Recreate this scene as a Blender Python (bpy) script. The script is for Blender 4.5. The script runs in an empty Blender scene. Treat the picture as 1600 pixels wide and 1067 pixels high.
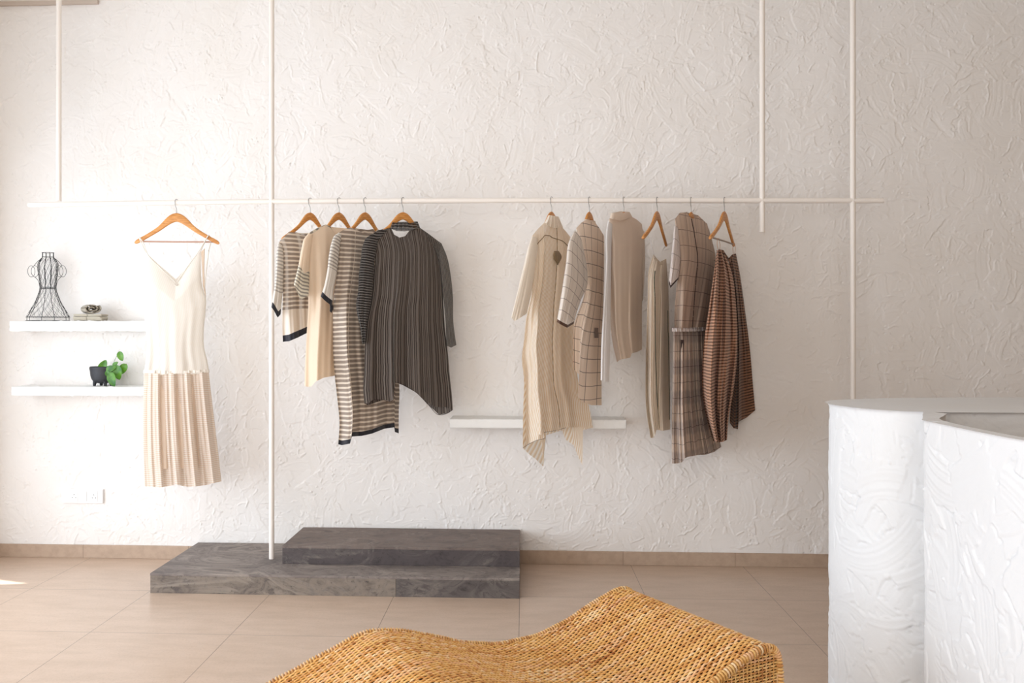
import bpy, math, random
import numpy as np
from mathutils import Vector
random.seed(7); RNG = np.random.default_rng(11)
S = bpy.context.scene; COL = S.collection
# ------------------------------------------------------------------ camera
F = 1400.; CX = 744.; CY = 522.; YAW = math.radians(3.0); CAM = np.array([0, -4.856, 1.24])
cd = bpy.data.cameras.new('camera'); cam = bpy.data.objects.new('camera', cd); COL.objects.link(cam)
cam.location = CAM; cam.rotation_euler = (math.pi/2, 0, YAW)
cd.sensor_fit = 'HORIZONTAL'; cd.sensor_width = 36; cd.lens = F/1600*36
cd.shift_x = (800-CX)/1600; cd.shift_y = -(533.5-CY)/1600; cd.clip_start = .05; cd.clip_end = 100
S.camera = cam
# ------------------------------------------------------------------ light
S.view_settings.view_transform = 'Standard'; S.view_settings.look = 'None'
S.view_settings.exposure = 0.0; S.view_settings.gamma = 1; S.view_settings.use_curve_mapping = False
w = bpy.data.worlds.new('world'); S.world = w; w.use_nodes = True
w.node_tree.nodes['Background'].inputs[0].default_value = (.78, .88, 1, 1)
w.node_tree.nodes['Background'].inputs[1].default_value = .9
def area(name, loc, rot, sx, sy, power, color):
    l = bpy.data.lights.new(name, 'AREA'); l.shape = 'RECTANGLE'; l.size = sx; l.size_y = sy
    l.energy = power; l.color = color
    o = bpy.data.objects.new(name, l); COL.objects.link(o); o.location = loc; o.rotation_euler = rot
    return o
# daylight through the glazed left side and through the shop front behind the camera
area('daylight_left', (-2.98, -3.0, 1.12), (0, -math.pi/2, 0), 2.1, 4.9, 128, (.82, .91, 1))
area('daylight_front', (-.9, -7.3, 1.6), (math.pi/2, 0, 0), 3.4, 2.6, 98, (1, .94, .86))
sl = bpy.data.lights.new('sun', 'SUN'); sl.energy = 9; sl.angle = math.radians(.5); sl.color = (1, .97, .92)
sun = bpy.data.objects.new('sun', sl); COL.objects.link(sun)
SUND = Vector((.30, .10, -1)).normalized(); sun.rotation_euler = SUND.to_track_quat('-Z', 'Y').to_euler()

# ------------------------------------------------------------------ helpers
def ray(x, y):
    u = (x-CX)/F; v = (CY-y)/F
    return np.array([-math.sin(YAW)+u*math.cos(YAW), math.cos(YAW)+u*math.sin(YAW), v])
def atY(x, y, Y): d = ray(x, y); return CAM+d*(Y-CAM[1])/d[1]
def atz(x, y, z): d = ray(x, y); return CAM+d*(z-CAM[2])/d[2]
def lin(c):
    return tuple(((v/255)/12.92 if v/255 <= .04045 else ((v/255+.055)/1.055)**2.4) for v in c)+(1,)
def tag(o, label=None, cat=None, group=None, kind=None):
    if label: o['label'] = label
    if cat: o['category'] = cat
    if group: o['group'] = group
    if kind: o['kind'] = kind
    return o
def thing(name, label, cat, loc=(0, 0, 0), rz=0, group=None):
    o = bpy.data.objects.new(name, None); o.empty_display_size = .05; COL.objects.link(o)
    o.location = loc; o.rotation_euler = (0, 0, rz); return tag(o, label, cat, group)
def put(name, me, mat, parent=None, world=True):
    o = bpy.data.objects.new(name, me); COL.objects.link(o)
    if mat: me.materials.append(mat)
    if parent is not None:
        o.parent = parent
        if world:  # geometry was given in world space
            bpy.context.view_layer.update(); o.matrix_parent_inverse = parent.matrix_world.inverted()
    return o
class Acc:
    def __init__(s): s.v = []; s.f = []; s.uv = []; s.n = 0
    def add(s, v, f, uv=None):
        v = np.asarray(v, float).reshape(-1, 3); f = np.asarray(f, int).reshape(-1, 4)
        s.v.append(v); s.f.append(f+s.n); s.n += len(v)
        s.uv.append(np.zeros((len(v), 2)) if uv is None else np.asarray(uv, float).reshape(-1, 2))
    def grid(s, P, uv=None, flip=False, wrap=False):
        ny, nx = P.shape[:2]; idx = np.arange(ny*nx).reshape(ny, nx)
        if wrap: idx = np.concatenate([idx, idx[:, :1]], 1)
        a, b, c, d = idx[:-1, :-1], idx[:-1, 1:], idx[1:, 1:], idx[1:, :-1]
        f = np.stack([a, b, c, d], -1).reshape(-1, 4)
        if flip: f = f[:, ::-1]
        s.add(P.reshape(-1, 3), f, None if uv is None else uv.reshape(-1, 2))
    def tube(s, path, r, k=6, up=(0, 0, 1), closed=False, cap=True, uv=None):
        p = np.asarray(path, float); n = len(p)
        if closed: t = np.roll(p, -1, 0)-np.roll(p, 1, 0)
        else: t = np.gradient(p, axis=0)
        t /= np.linalg.norm(t, axis=1)[:, None]+1e-12
        a = np.cross(t, np.array(up, float)); bad = np.linalg.norm(a, axis=1) < .15
        a[bad] = np.cross(t[bad], np.array([1., .2, 0])); a /= np.linalg.norm(a, axis=1)[:, None]
        b = np.cross(a, t); r = np.broadcast_to(np.asarray(r, float), (n,))
        th = np.arange(k)*2*math.pi/k
        P = p[:, None]+r[:, None, None]*(np.cos(th)[None, :, None]*a[:, None]+np.sin(th)[None, :, None]*b[:, None])
        if closed: P = np.concatenate([P, P[:1]], 0)
        U = None
        if uv is not None:
            U = np.zeros(P.shape[:2]+(2,)); U[..., 0] = np.linspace(0, uv[0], len(P))[:, None]; U[..., 1] = uv[1]
        s.grid(P, U, wrap=True)
        if cap and not closed and k % 2 == 0:
            for row, fl in ((P[0], 1), (P[-1], 0)):
                h = k//2-1; base = np.arange(k)
                f = [[base[0], base[1+2*i], base[2+2*i], base[3+2*i]] for i in range(h)] if k > 3 else []
                s.add(row, [q[::-1] if fl else q for q in f])
    def box(s, lo, hi):
        x0, y0, z0 = lo; x1, y1, z1 = hi
        v = [(x0,y0,z0),(x1,y0,z0),(x1,y1,z0),(x0,y1,z0),(x0,y0,z1),(x1,y0,z1),(x1,y1,z1),(x0,y1,z1)]
        s.add(v, [(0,3,2,1),(4,5,6,7),(0,1,5,4),(1,2,6,5),(2,3,7,6),(3,0,4,7)])
    def mesh(s, name, smooth=True, uv=False):
        me = bpy.data.meshes.new(name); v = np.concatenate(s.v); f = np.concatenate(s.f)
        me.vertices.add(len(v)); me.vertices.foreach_set('co', v.ravel().astype(np.float32))
        me.loops.add(len(f)*4); me.loops.foreach_set('vertex_index', f.ravel().astype(np.int32))
        me.polygons.add(len(f)); me.polygons.foreach_set('loop_start', np.arange(0, len(f)*4, 4, dtype=np.int32))
        me.polygons.foreach_set('use_smooth', np.full(len(f), bool(smooth)))
        if uv:
            u = np.concatenate(s.uv); l = me.uv_layers.new(name='UVMap')
            l.data.foreach_set('uv', u[f.ravel()].ravel().astype(np.float32))
        me.update(calc_edges=True); me.validate(); return me
def bevel(o, wd=.003, seg=2):
    m = o.modifiers.new('bevel', 'BEVEL'); m.width = wd; m.segments = seg; m.limit_method = 'ANGLE'; return o
def smoothpath(pts, n):
    p = np.asarray(pts, float); d = np.r_[0, np.cumsum(np.linalg.norm(np.diff(p, axis=0), axis=1))]
    t = np.linspace(0, d[-1], n); m = np.gradient(p, d, axis=0) if len(p) > 2 else np.repeat((p[1:]-p[:1])/d[-1], 2, 0)
    i = np.clip(np.searchsorted(d, t, 'right')-1, 0, len(p)-2); h = (d[i+1]-d[i])[:, None]; u = ((t-d[i])/(d[i+1]-d[i]))[:, None]
    return (2*u**3-3*u**2+1)*p[i]+(u**3-2*u**2+u)*h*m[i]+(-2*u**3+3*u**2)*p[i+1]+(u**3-u**2)*h*m[i+1]

# ------------------------------------------------------------------ shader helpers
class NT:
    def __init__(s, name):
        s.m = bpy.data.materials.new(name); s.m.use_nodes = True; s.t = s.m.node_tree; s.t.nodes.clear()
        s.out = s.n('ShaderNodeOutputMaterial')
    def n(s, ty, **kw):
        nd = s.t.nodes.new(ty)
        for k, v in kw.items(): setattr(nd, k, v)
        return nd
    def set(s, sock, v):
        if hasattr(v, 'is_linked') or isinstance(v, bpy.types.NodeSocket): s.t.links.new(v, sock)
        else: sock.default_value = v
    def math(s, op, a, b=0., c=0., clamp=False):
        nd = s.n('ShaderNodeMath', operation=op, use_clamp=clamp)
        s.set(nd.inputs[0], a); s.set(nd.inputs[1], b); s.set(nd.inputs[2], c); return nd.outputs[0]
    def mix(s, f, a, b):
        nd = s.n('ShaderNodeMix', data_type='RGBA'); s.set(nd.inputs[0], f); s.set(nd.inputs[6], a); s.set(nd.inputs[7], b); return nd.outputs[2]
    def mixs(s, f, a, b):
        nd = s.n('ShaderNodeMixShader'); s.set(nd.inputs[0], f); s.t.links.new(a, nd.inputs[1]); s.t.links.new(b, nd.inputs[2]); return nd.outputs[0]
    def noise(s, vec, scale, detail=2, rough=.5, dist=0., out=0):
        nd = s.n('ShaderNodeTexNoise'); s.set(nd.inputs['Vector'], vec); nd.inputs['Scale'].default_value = scale
        nd.inputs['Detail'].default_value = detail; nd.inputs['Roughness'].default_value = rough; nd.inputs['Distortion'].default_value = dist
        return nd.outputs[out]
    def ramp(s, f, stops):
        nd = s.n('ShaderNodeValToRGB'); e = nd.color_ramp.elements
        while len(e) < len(stops): e.new(.5)
        for i, (p, c) in enumerate(stops): e[i].position = p; e[i].color = c if len(c) == 4 else tuple(c)+(1,)
        s.set(nd.inputs[0], f); return nd.outputs[0]
    def smooth(s, x, lo, hi):
        nd = s.n('ShaderNodeMapRange', interpolation_type='SMOOTHSTEP'); s.set(nd.inputs[0], x)
        nd.inputs[1].default_value = lo; nd.inputs[2].default_value = hi; return nd.outputs[0]
    def scale(s, vec, sc):
        nd = s.n('ShaderNodeMapping'); s.set(nd.inputs[0], vec); nd.inputs['Scale'].default_value = sc; return nd.outputs[0]
    def geo(s): return s.n('ShaderNodeNewGeometry').outputs['Position']
    def obj(s): return s.n('ShaderNodeTexCoord').outputs['Object']
    def uv(s):
        u = s.n('ShaderNodeUVMap'); x = s.n('ShaderNodeSeparateXYZ'); s.t.links.new(u.outputs[0], x.inputs[0]); return u.outputs[0], x.outputs[0], x.outputs[1]
    def bump(s, h, strength=1., dist=.001):
        nd = s.n('ShaderNodeBump'); s.set(nd.inputs['Height'], h); nd.inputs['Strength'].default_value = strength; nd.inputs['Distance'].default_value = dist; return nd.outputs[0]
    def bsdf(s, col, rough=.8, bump=None, spec=.5, metal=0., sheen=0.):
        nd = s.n('ShaderNodeBsdfPrincipled'); s.set(nd.inputs['Base Color'], col); s.set(nd.inputs['Roughness'], rough)
        nd.inputs['Specular IOR Level'].default_value = spec; nd.inputs['Metallic'].default_value = metal
        nd.inputs['Sheen Weight'].default_value = sheen
        if bump is not None: s.t.links.new(bump, nd.inputs['Normal'])
        return nd.outputs[0]
    def done(s, sh): s.t.links.new(sh, s.out.inputs[0]); return s.m
    # stripe mask: 1 inside the coloured part of each period
    def stripe(s, x, period, duty, off=0.):
        f = s.math('FRACT', s.math('ADD', s.math('DIVIDE', x, period), off))
        d = s.math('ABSOLUTE', s.math('SUBTRACT', f, .5)); e = min(.06, duty*.3)
        return s.math('SUBTRACT', 1., s.smooth(d, duty/2-e, duty/2+e))
def simple(name, col, rough=.6, metal=0., spec=.5, var=.0, bscale=0, bd=.0004):
    t = NT(name); g = t.obj(); c = lin(col)
    if var:
        c = t.mix(t.math('MULTIPLY', t.noise(g, 18, 4), var), c, tuple(x*.55 for x in c[:3])+(1,))
    return t.done(t.bsdf(c, rough, t.bump(t.noise(g, bscale, 3), .6, bd) if bscale else None, spec, metal))
def m_plaster(name, col, fine=.0006):
    t = NT(name); g = t.geo(); n1 = t.noise(g, 2.2, 4); c = lin(col)
    cc = t.mix(t.smooth(n1, .35, .7), c, tuple(x*y for x, y in zip(c[:3], (.965, .955, .94)))+(1,))
    h = t.math('ADD', t.noise(g, 90, 4, .6), t.math('MULTIPLY', t.noise(g, 22, 3), 1.2))
    return t.done(t.bsdf(cc, .85, t.bump(h, .7, fine), .25))
M = {}
M['plaster'] = m_plaster('plaster', (239, 235, 232))
M['plaster_counter'] = m_plaster('plaster_counter', (222, 222, 223), .0009)
M['plaster_white'] = m_plaster('plaster_white', (236, 235, 233), .0009)
M['ceiling'] = simple('ceiling_paint', (238, 235, 230), .9, bscale=40)
M['wall_paint'] = simple('wall_paint', (168, 148, 126), .9, bscale=40)
M['rail'] = simple('rail_paint', (238, 230, 222), .42, bscale=0)
M['steel'] = simple('hook_steel', (150, 148, 145), .28, 1.)
M['black_wire'] = simple('black_wire', (18, 20, 24), .45)
M['plastic'] = simple('white_plastic', (245, 245, 245), .3)
M['dark_hole'] = simple('socket_hole', (25, 25, 25), .7)
M['pot'] = simple('charcoal_pot', (46, 46, 50), .6, var=.5, bscale=60)
M['soil'] = simple('soil', (50, 38, 28), .95, bscale=200, bd=.002)
M['grout_line'] = simple('tile_edge', (120, 105, 92), .8)
def m_floor():
    t = NT('floor_tile'); g = t.geo(); x = t.n('ShaderNodeSeparateXYZ'); t.t.links.new(g, x.inputs[0])
    def line(c, off, p):
        f = t.math('FRACT', t.math('DIVIDE', t.math('SUBTRACT', c, off), p))
        return t.math('LESS_THAN', t.math('MINIMUM', f, t.math('SUBTRACT', 1., f)), .0021)
    ln = t.math('MAXIMUM', line(x.outputs[0], -.017-6*.594, .594), line(x.outputs[1], -.612-20*.604, .604))
    n = t.noise(t.scale(g, (1, 3, 1)), 5, 6, .6)
    n2 = t.noise(t.scale(g, (1.3, 1, 1)), 90, 4, .7, .5)
    c = t.mix(t.smooth(n, .3, .75), lin((203, 179, 160)), lin((191, 167, 147)))
    c = t.mix(t.math('MULTIPLY', t.smooth(n2, .45, .75), .25), c, lin((160, 136, 116)))
    c = t.mix(t.math('MULTIPLY', ln, .75), c, lin((85, 70, 58)))
    h = t.math('SUBTRACT', t.math('ADD', t.math('MULTIPLY', n2, .25), t.noise(t.scale(g, (1, 1.6, 1)), 40, 3)), t.math('MULTIPLY', ln, 2.))
    return t.done(t.bsdf(c, t.math('ADD', .24, t.math('MULTIPLY', n2, .15)), t.bump(h, .5, .0007), .5))
M['floor'] = m_floor()
def m_base():
    t = NT('skirting_tile'); g = t.geo(); x = t.n('ShaderNodeSeparateXYZ'); t.t.links.new(g, x.inputs[0])
    f = t.math('FRACT', t.math('DIVIDE', t.math('ADD', x.outputs[0], 6.), .594))
    ln = t.math('LESS_THAN', f, .005)
    c = t.mix(t.smooth(t.noise(g, 25, 3, .6), .3, .75), lin((186, 162, 142)), lin((174, 151, 131)))
    return t.done(t.bsdf(t.mix(t.math('MULTIPLY', ln, .6), c, lin((110, 92, 78))), .6, t.bump(t.noise(g, 80, 3), .4, .0006)))
M['base'] = m_base()
def m_slate(name, warm, tone, wm=.75):
    t = NT(name); g = t.geo(); x = t.n('ShaderNodeSeparateXYZ'); t.t.links.new(g, x.inputs[0])
    wv = t.noise(t.scale(g, (1, 1.8, 2.2)), 2.0, 7, .6, 1.5)
    n2 = t.noise(t.scale(g, (1, 1.5, 1.5)), 11, 6, .7, 1.6)
    n3 = t.noise(g, 55, 5, .75)
    a = tuple(v*tone for v in (74, 66, 66)); b = tuple(v*tone for v in (126, 118, 112)); d = tuple(v*tone for v in (150, 140, 130)); k = tuple(v*tone for v in (50, 46, 47))
    c = t.ramp(wv, [(.30, lin(k)), (.42, lin(a)), (.495, lin(b)), (.51, lin(a)), (.56, lin(b)), (.60, lin(d)), (.64, lin(a))])
    c = t.mix(t.math('MULTIPLY', t.smooth(n2, .22, .6), wm), c, lin(tuple(v*tone for v in warm)))
    c = t.mix(t.math('MULTIPLY', t.smooth(n3, .58, .7), .6), c, lin((44, 40, 38)))
    h = t.math('ADD', t.math('MULTIPLY', wv, 2.), t.math('ADD', n2, t.math('MULTIPLY', n3, .4)))
    return t.done(t.bsdf(c, t.math('ADD', .5, t.math('MULTIPLY', n2, .3)), t.bump(h, .6, .002), .35))
M['slate_top'] = m_slate('slate_top', (122, 113, 108), 1.12, .7)
M['slate_brown'] = m_slate('slate_brown', (118, 104, 97), 1.02, .9)
M['slate_pale'] = m_slate('slate_pale', (142, 130, 118), .98, .8)
M['slate_dark'] = m_slate('slate_dark', (108, 100, 97), .92, .8)
M['slate_upper'] = m_slate('slate_upper', (98, 88, 88), .86, .9)
def m_wood():
    t = NT('hanger_wood'); g = t.obj()
    n = t.noise(t.scale(g, (3, 30, 30)), 6, 4, .6, .6)
    c = t.ramp(n, [(.3, lin((176, 108, 48))), (.5, lin((206, 140, 72))), (.7, lin((224, 166, 98)))])
    return t.done(t.bsdf(c, .38, None, .5))
M['wood'] = m_wood()

# ------------------------------------------------------------------ trowelled plaster height field
def trowel(nx, ny, res, n, seed, wd=(.025, .11), ln=(.05, .26), amp=1., ridge=(.0006, .0026), crumbs=1.):
    r = np.random.default_rng(seed); H = np.zeros((ny, nx))
    def n1(x, step, s):  # 1-d value noise
        tab = np.random.default_rng(s).random(512); u = x/step+256; i = np.floor(u).astype(int); f = u-i; f = f*f*(3-2*f)
        return tab[i % 512]*(1-f)+tab[(i+1) % 512]*f
    for q in range(n):
        W = r.uniform(*wd); L = r.uniform(*ln); cx = r.uniform(0, nx*res); cy = r.uniform(0, ny*res)
        a = r.uniform(0, 2*math.pi); k = r.choice([-1, 1])*r.uniform(1., 7.)
        R = math.hypot(L, W)*.62+.5*abs(k)*(L*.5)**2+.012
        i0, i1 = max(0, int((cx-R)/res)), min(nx, int((cx+R)/res)+1); j0, j1 = max(0, int((cy-R)/res)), min(ny, int((cy+R)/res)+1)
        if i1-i0 < 3 or j1-j0 < 3: continue
        X, Y = np.meshgrid(np.arange(i0, i1)*res-cx, np.arange(j0, j1)*res-cy)
        u = X*math.cos(a)+Y*math.sin(a); v = -X*math.sin(a)+Y*math.cos(a)-k*u*u*.5
        s = int(r.integers(1e9)); hw = W/2+(n1(u, .02, s)-.5)*.010; hl = L/2+(n1(v, .012, s+1)-.5)*.02
        m = np.clip((hw-abs(v))/(res*.9), 0, 1)*np.clip((hl-abs(u))/(res*1.3), 0, 1)
        P = H[j0:j1, i0:i1]; base = P[m > .5].mean() if (m > .5).any() else 0
        st = (n1(v, .0045, s+2)-.5)*.0011*r.uniform(0, 1)+(n1(v, .014, s+3)-.5)*.0007
        new = base*.7+r.uniform(-.0011, .0011)*amp+st*amp+v/W*r.uniform(-.0009, .0009)
        P[:] = P*(1-.9*m)+new*.9*m
        ra = r.uniform(*ridge); rb = r.uniform(*ridge)*.5
        g1 = np.clip((n1(u, .035, s+4)-.45)*4, 0, 1)*(abs(u) < hl); g2 = np.clip((n1(u, .03, s+5)-.6)*5, 0, 1)*(abs(u) < hl)
        P += ra*g1*np.exp(-((v-hw)/(res*.85))**2)+rb*g2*np.exp(-((v+hw)/(res*.85))**2)
        if r.random() < .35:
            P += ra*.9*np.clip((n1(v, .012, s+6)-.4)*4, 0, 1)*(abs(v) < hw)*np.exp(-((u-hl)/(res*1.0))**2)
        if r.random() < .10*crumbs:  # torn crumbs where the trowel lifted
            for z in range(r.integers(4, 14)):
                px = int((cx+r.normal(0, .022))/res); py = int((cy+r.normal(0, .022))/res)
                if 1 <= px < nx-2 and 1 <= py < ny-2: H[py:py+2, px:px+2] += r.uniform(-.003, .003)
    return H
# ------------------------------------------------------------------ the room
ZC = 3.09; XL = -2.95; XR = 3.3; YF = -7.4
def wall_back():
    res = .0036; x0, x1, z0, z1 = XL-.02, 2.75, .0, ZC+.01
    nx, ny = int((x1-x0)/res), int((z1-z0)/res)
    H = trowel(nx, ny, res, 3600, 3)+.55*trowel(nx, ny, res, 5200, 8, (.008, .04), (.03, .16), 1., (.0004, .0026), 1.5)
    X, Z = np.meshgrid(x0+np.arange(nx)*res, z0+np.arange(ny)*res)
    lf = .003*np.sin(X*3.1+Z*1.3)*np.sin(Z*2.7-X)
    P = np.stack([X, -H*1.55-lf, Z], -1); a = Acc(); a.grid(P)
    xe = X[0, -1]
    E_ = np.stack([np.stack([np.full(2, xe), np.zeros(2), np.array([0, ZC])], -1), np.stack([np.full(2, XR+.02), np.zeros(2), np.array([0, ZC])], -1)], 1)
    a.grid(E_)
    o = put('wall_back', a.mesh('wall_back'), M['plaster']); o['kind'] = 'structure'
wall_back()
def struct(name, boxes, mat, bev=0):
    a = Acc()
    for lo, hi in boxes: a.box(lo, hi)
    o = put(name, a.mesh(name, False), mat); o['kind'] = 'structure'
    if bev: bevel(o, bev)
    return o
struct('floor', [((XL-1.6, YF-.1, -.1), (XR+.1, .1, 0))], M['floor'])
struct('ceiling', [((XL-.1, YF-.1, ZC), (XR+.1, .1, ZC+.1))], M['ceiling'])
struct('wall_right', [((XR, YF-.1, 0), (XR+.1, .1, ZC))], M['wall_paint'])
struct('wall_left', [((XL-.1, -.42, 0), (XL, .05, ZC)), ((XL-.1, YF, 2.85), (XL, -.42, ZC)), ((XL-.1, YF, 0), (XL, -5.6, 2.85))], M['plaster_white'])
struct('wall_front', [((XL, YF-.1, 2.95), (XR, YF, ZC)), ((1.0, YF-.1, 0), (XR, YF, 2.95))], M['wall_paint'])
struct('baseboard_back', [((XL, -.012, 0), (XR, .0, .072))], M['base'], .002)
struct('baseboard_left', [((XL, -.42, 0), (XL+.012, -.012, .072))], M['base'], .002)
# ceiling cornice line at the top left, an old joint where wall and ceiling meet
struct('trim_1', [((XL, -.018, ZC-.022), (-2.35, .0, ZC))], simple('cornice_paint', (205, 190, 178), .9, var=.25, bscale=60))

# unseen sheet added outside to mask the sun; its gap shapes the floor patch
def add_sun_mask():
    z = 3.0
    tri = [atz(-60, 898, 0), atz(42, 911.5, 0), atz(-60, 915, 0)]
    s = [np.array(p)+np.array([-SUND.x, -SUND.y, 0])/(-SUND.z)*z for p in tri]
    T = [(p[0], p[1], z) for p in s]
    a = Acc(); xo, yo0, yo1 = XL-4.5, YF, 1.5
    B = [(xo, yo1, z), (XL-.1, yo1, z), (XL-.1, yo0, z), (xo, yo0, z)]
    a.add([B[0], B[1], T[1], T[0]], [(0, 1, 2, 3)]); a.add([B[1], B[2], T[1], T[1]], [(0, 1, 2, 2)]) if 0 else None
    # ring of quads round the triangular gap
    a.add([B[1], B[2], T[2], T[1]], [(0, 1, 2, 3)]); a.add([B[2], B[3], T[0], T[2]], [(0, 1, 2, 3)])
    a.add([B[3], B[0], T[0], ((B[3][0]+T[0][0])/2, (B[3][1]+T[0][1])/2, z)], [(0, 1, 2, 3)])
    o = put('sun_mask', a.mesh('sun_mask', False), M['wall_paint']); o['kind'] = 'structure'
add_sun_mask()

# plinth steps
def plinth(name, label, lo, hi, mats, split=None):
    t = thing(name, label, 'display step', ((lo[0]+hi[0])/2, (lo[1]+hi[1])/2, lo[2]))
    a = Acc(); a.box((lo[0], lo[1], hi[2]-.012), hi); bevel(put('top_slab', a.mesh('top_slab', False), mats[0], t), .0012)
    xs = [lo[0], split if split else hi[0], hi[0]]
    a = Acc(); a.box((lo[0]+.001, lo[1]+.001, lo[2]), (xs[1]-.0006, hi[1]-.001, hi[2]-.012)); bevel(put('front_panel', a.mesh('front_panel', False), mats[1], t), .001)
    if split:
        a = Acc(); a.box((split+.0006, lo[1]+.001, lo[2]), (hi[0]-.001, hi[1]-.001, hi[2]-.012)); bevel(put('front_panel', a.mesh('front_panel', False), mats[2], t), .001)
plinth('display_step', 'low wide grey stone step on the tiled floor, the lower one carrying the white pole', (-1.785, -.652, 0), (-.016, -.014, .095), (M['slate_top'], M['slate_pale'], M['slate_dark']), -.60)
plinth('display_step', 'shorter dark slate step lying on top of the wide grey step', (-1.200, -.445, .0955), (-.017, -.014, .185), (M['slate_brown'], M['slate_upper'], M['slate_upper']))

# shelves
def shelf(label, x0, x1, z0, z1, y, grp=None, seed=1):
    res = .006; a = Acc()
    nx = int((x1-x0)/res); h = z1-z0
    path = [(-0.001, z1), (y+.003, z1), (y, z1-.003), (y, z0+.003), (y+.003, z0), (-.001, z0)]
    pp = [];
    for p, q in zip(path[:-1], path[1:]):
        k = max(1, int(np.hypot(p[0]-q[0], p[1]-q[1])/res)); pp += [(p[0]+(q[0]-p[0])*i/k, p[1]+(q[1]-p[1])*i/k) for i in range(k)]
    pp.append(path[-1]); pp = np.array(pp); ny = len(pp)
    H = trowel(nx, ny, res, int(nx*ny/60), seed, (.02, .05), (.03, .12))
    nrm = np.gradient(pp, axis=0); nrm = np.stack([nrm[:, 1], -nrm[:, 0]], 1); nrm /= np.linalg.norm(nrm, axis=1)[:, None]+1e-9
    X = x0+np.linspace(0, 1, nx)*(x1-x0); P = np.zeros((ny, nx, 3)); P[..., 0] = X[None]
    P[..., 1] = pp[:, :1]+nrm[:, :1]*H*1.3; P[..., 2] = pp[:, 1:]+nrm[:, 1:]*H*1.3
    a.grid(P)
    for e, fl in ((0, 0), (nx-1, 1)):
        c = P[:, e]; mid = np.stack([c[:, 0], c[:, 1], np.full(ny, (z0+z1)/2)], -1); a.grid(np.stack([c, mid], 1), flip=bool(fl))
    o = put('wall_shelf', a.mesh('wall_shelf'), M['plaster_white']); tag(o, label, 'shelf', grp); return o
YS = -.19
def zat(py, Y=YS, px=120): return atY(px, py, Y)[2]
ZS1 = zat(501.5); ZS2 = zat(604.5)
shelf('white plastered wall shelf carrying the wire dress form', atY(15, 500, YS)[0], atY(236, 500, YS)[0]+.03, zat(517.5), ZS1, YS, seed=21)
shelf('white plastered wall shelf carrying the charcoal plant pot', atY(18, 600, YS)[0], atY(236, 600, YS)[0]+.03, zat(618.5), ZS2, YS, seed=22)
shelf('low white plastered wall shelf behind the long cream striped dress', -.381, .53, .750, .797, -.2, seed=23)

# rail and poles
YR = -.35; RR = .0132; ZR = 1.909
def pole(name, label, pts, cat='pole', grp=None):
    a = Acc(); a.tube(pts, RR, 20); o = put(name, a.mesh(name), M['rail']); tag(o, label, cat, grp); return o
zl = 1.908
pole('clothes_rail', 'long white horizontal clothes rail crossing the wall', [(-2.553, YR, zl), (-1.8, YR, 1.914), (-1.29, YR, 1.916), (0, YR, 1.912), (1.0, YR, 1.903), (1.769, YR, 1.897)], 'clothes rail')
def railz(X): return float(np.interp(X, [-2.553, -1.8, -1.29, 0, 1, 1.769], [zl, 1.914, 1.916, 1.912, 1.903, 1.897]))
def polex(px): return atY(px, 315, YR)[0]
pole('support_pole', 'leftmost white ceiling pole ending at the rail', [(polex(92), YR, 1.914+RR), (polex(92), YR, ZC)])
pole('support_pole', 'white pole standing on the grey stone step', [(polex(424.5), YR, .0955), (polex(424.5), YR, ZC)])
pole('support_pole', 'white ceiling pole ending just below the rail right of the brown skirt', [(polex(1191), YR, atY(1191, 363, YR)[2]), (polex(1191), YR, ZC)])
pole('support_pole', 'white pole running down behind the plaster counter', [(polex(1332.5), YR, 0), (polex(1332.5), YR, ZC)])

# wall socket
def socket():
    c = atY(130, 775, -.01); t = thing('wall_socket', 'white double power socket plate low on the wall under the shelves', 'power socket', (c[0], -.006, c[2]))
    x0, x1 = atY(98, 775, -.012)[0], atY(161, 775, -.012)[0]; z0, z1 = atY(130, 786, -.012)[2], atY(130, 764, -.012)[2]
    a = Acc(); a.box((x0, -.016, z0), (x1, .0, z1)); bevel(put('face_plate', a.mesh('face_plate', False), M['plastic'], t), .003)
    for px in (116, 147):
        cx = atY(px, 775, -.017)[0]; cz = c[2]
        a = Acc(); a.box((cx-.020, -.0185, z0+.008), (cx+.020, -.0155, z1-.008)); so = bevel(put('socket_outlet', a.mesh('socket_outlet', False), M['plastic'], t), .001)
        for dx, dz in ((0, .009), (-.0095, -.008), (.0095, -.008)):
            a = Acc(); a.tube([(cx+dx, -.0188, cz+dz), (cx+dx, -.0165, cz+dz)], .0026, 8, up=(1, 0, 0)); put('pin_hole', a.mesh('pin_hole'), M['dark_hole'], so)
    cx = atY(131.5, 775, -.017)[0]; a = Acc(); a.box((cx-.014, -.0195, z0+.010), (cx+.014, -.0155, z1-.010)); bevel(put('switch', a.mesh('switch', False), M['plastic'], t), .0015)
socket()
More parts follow.
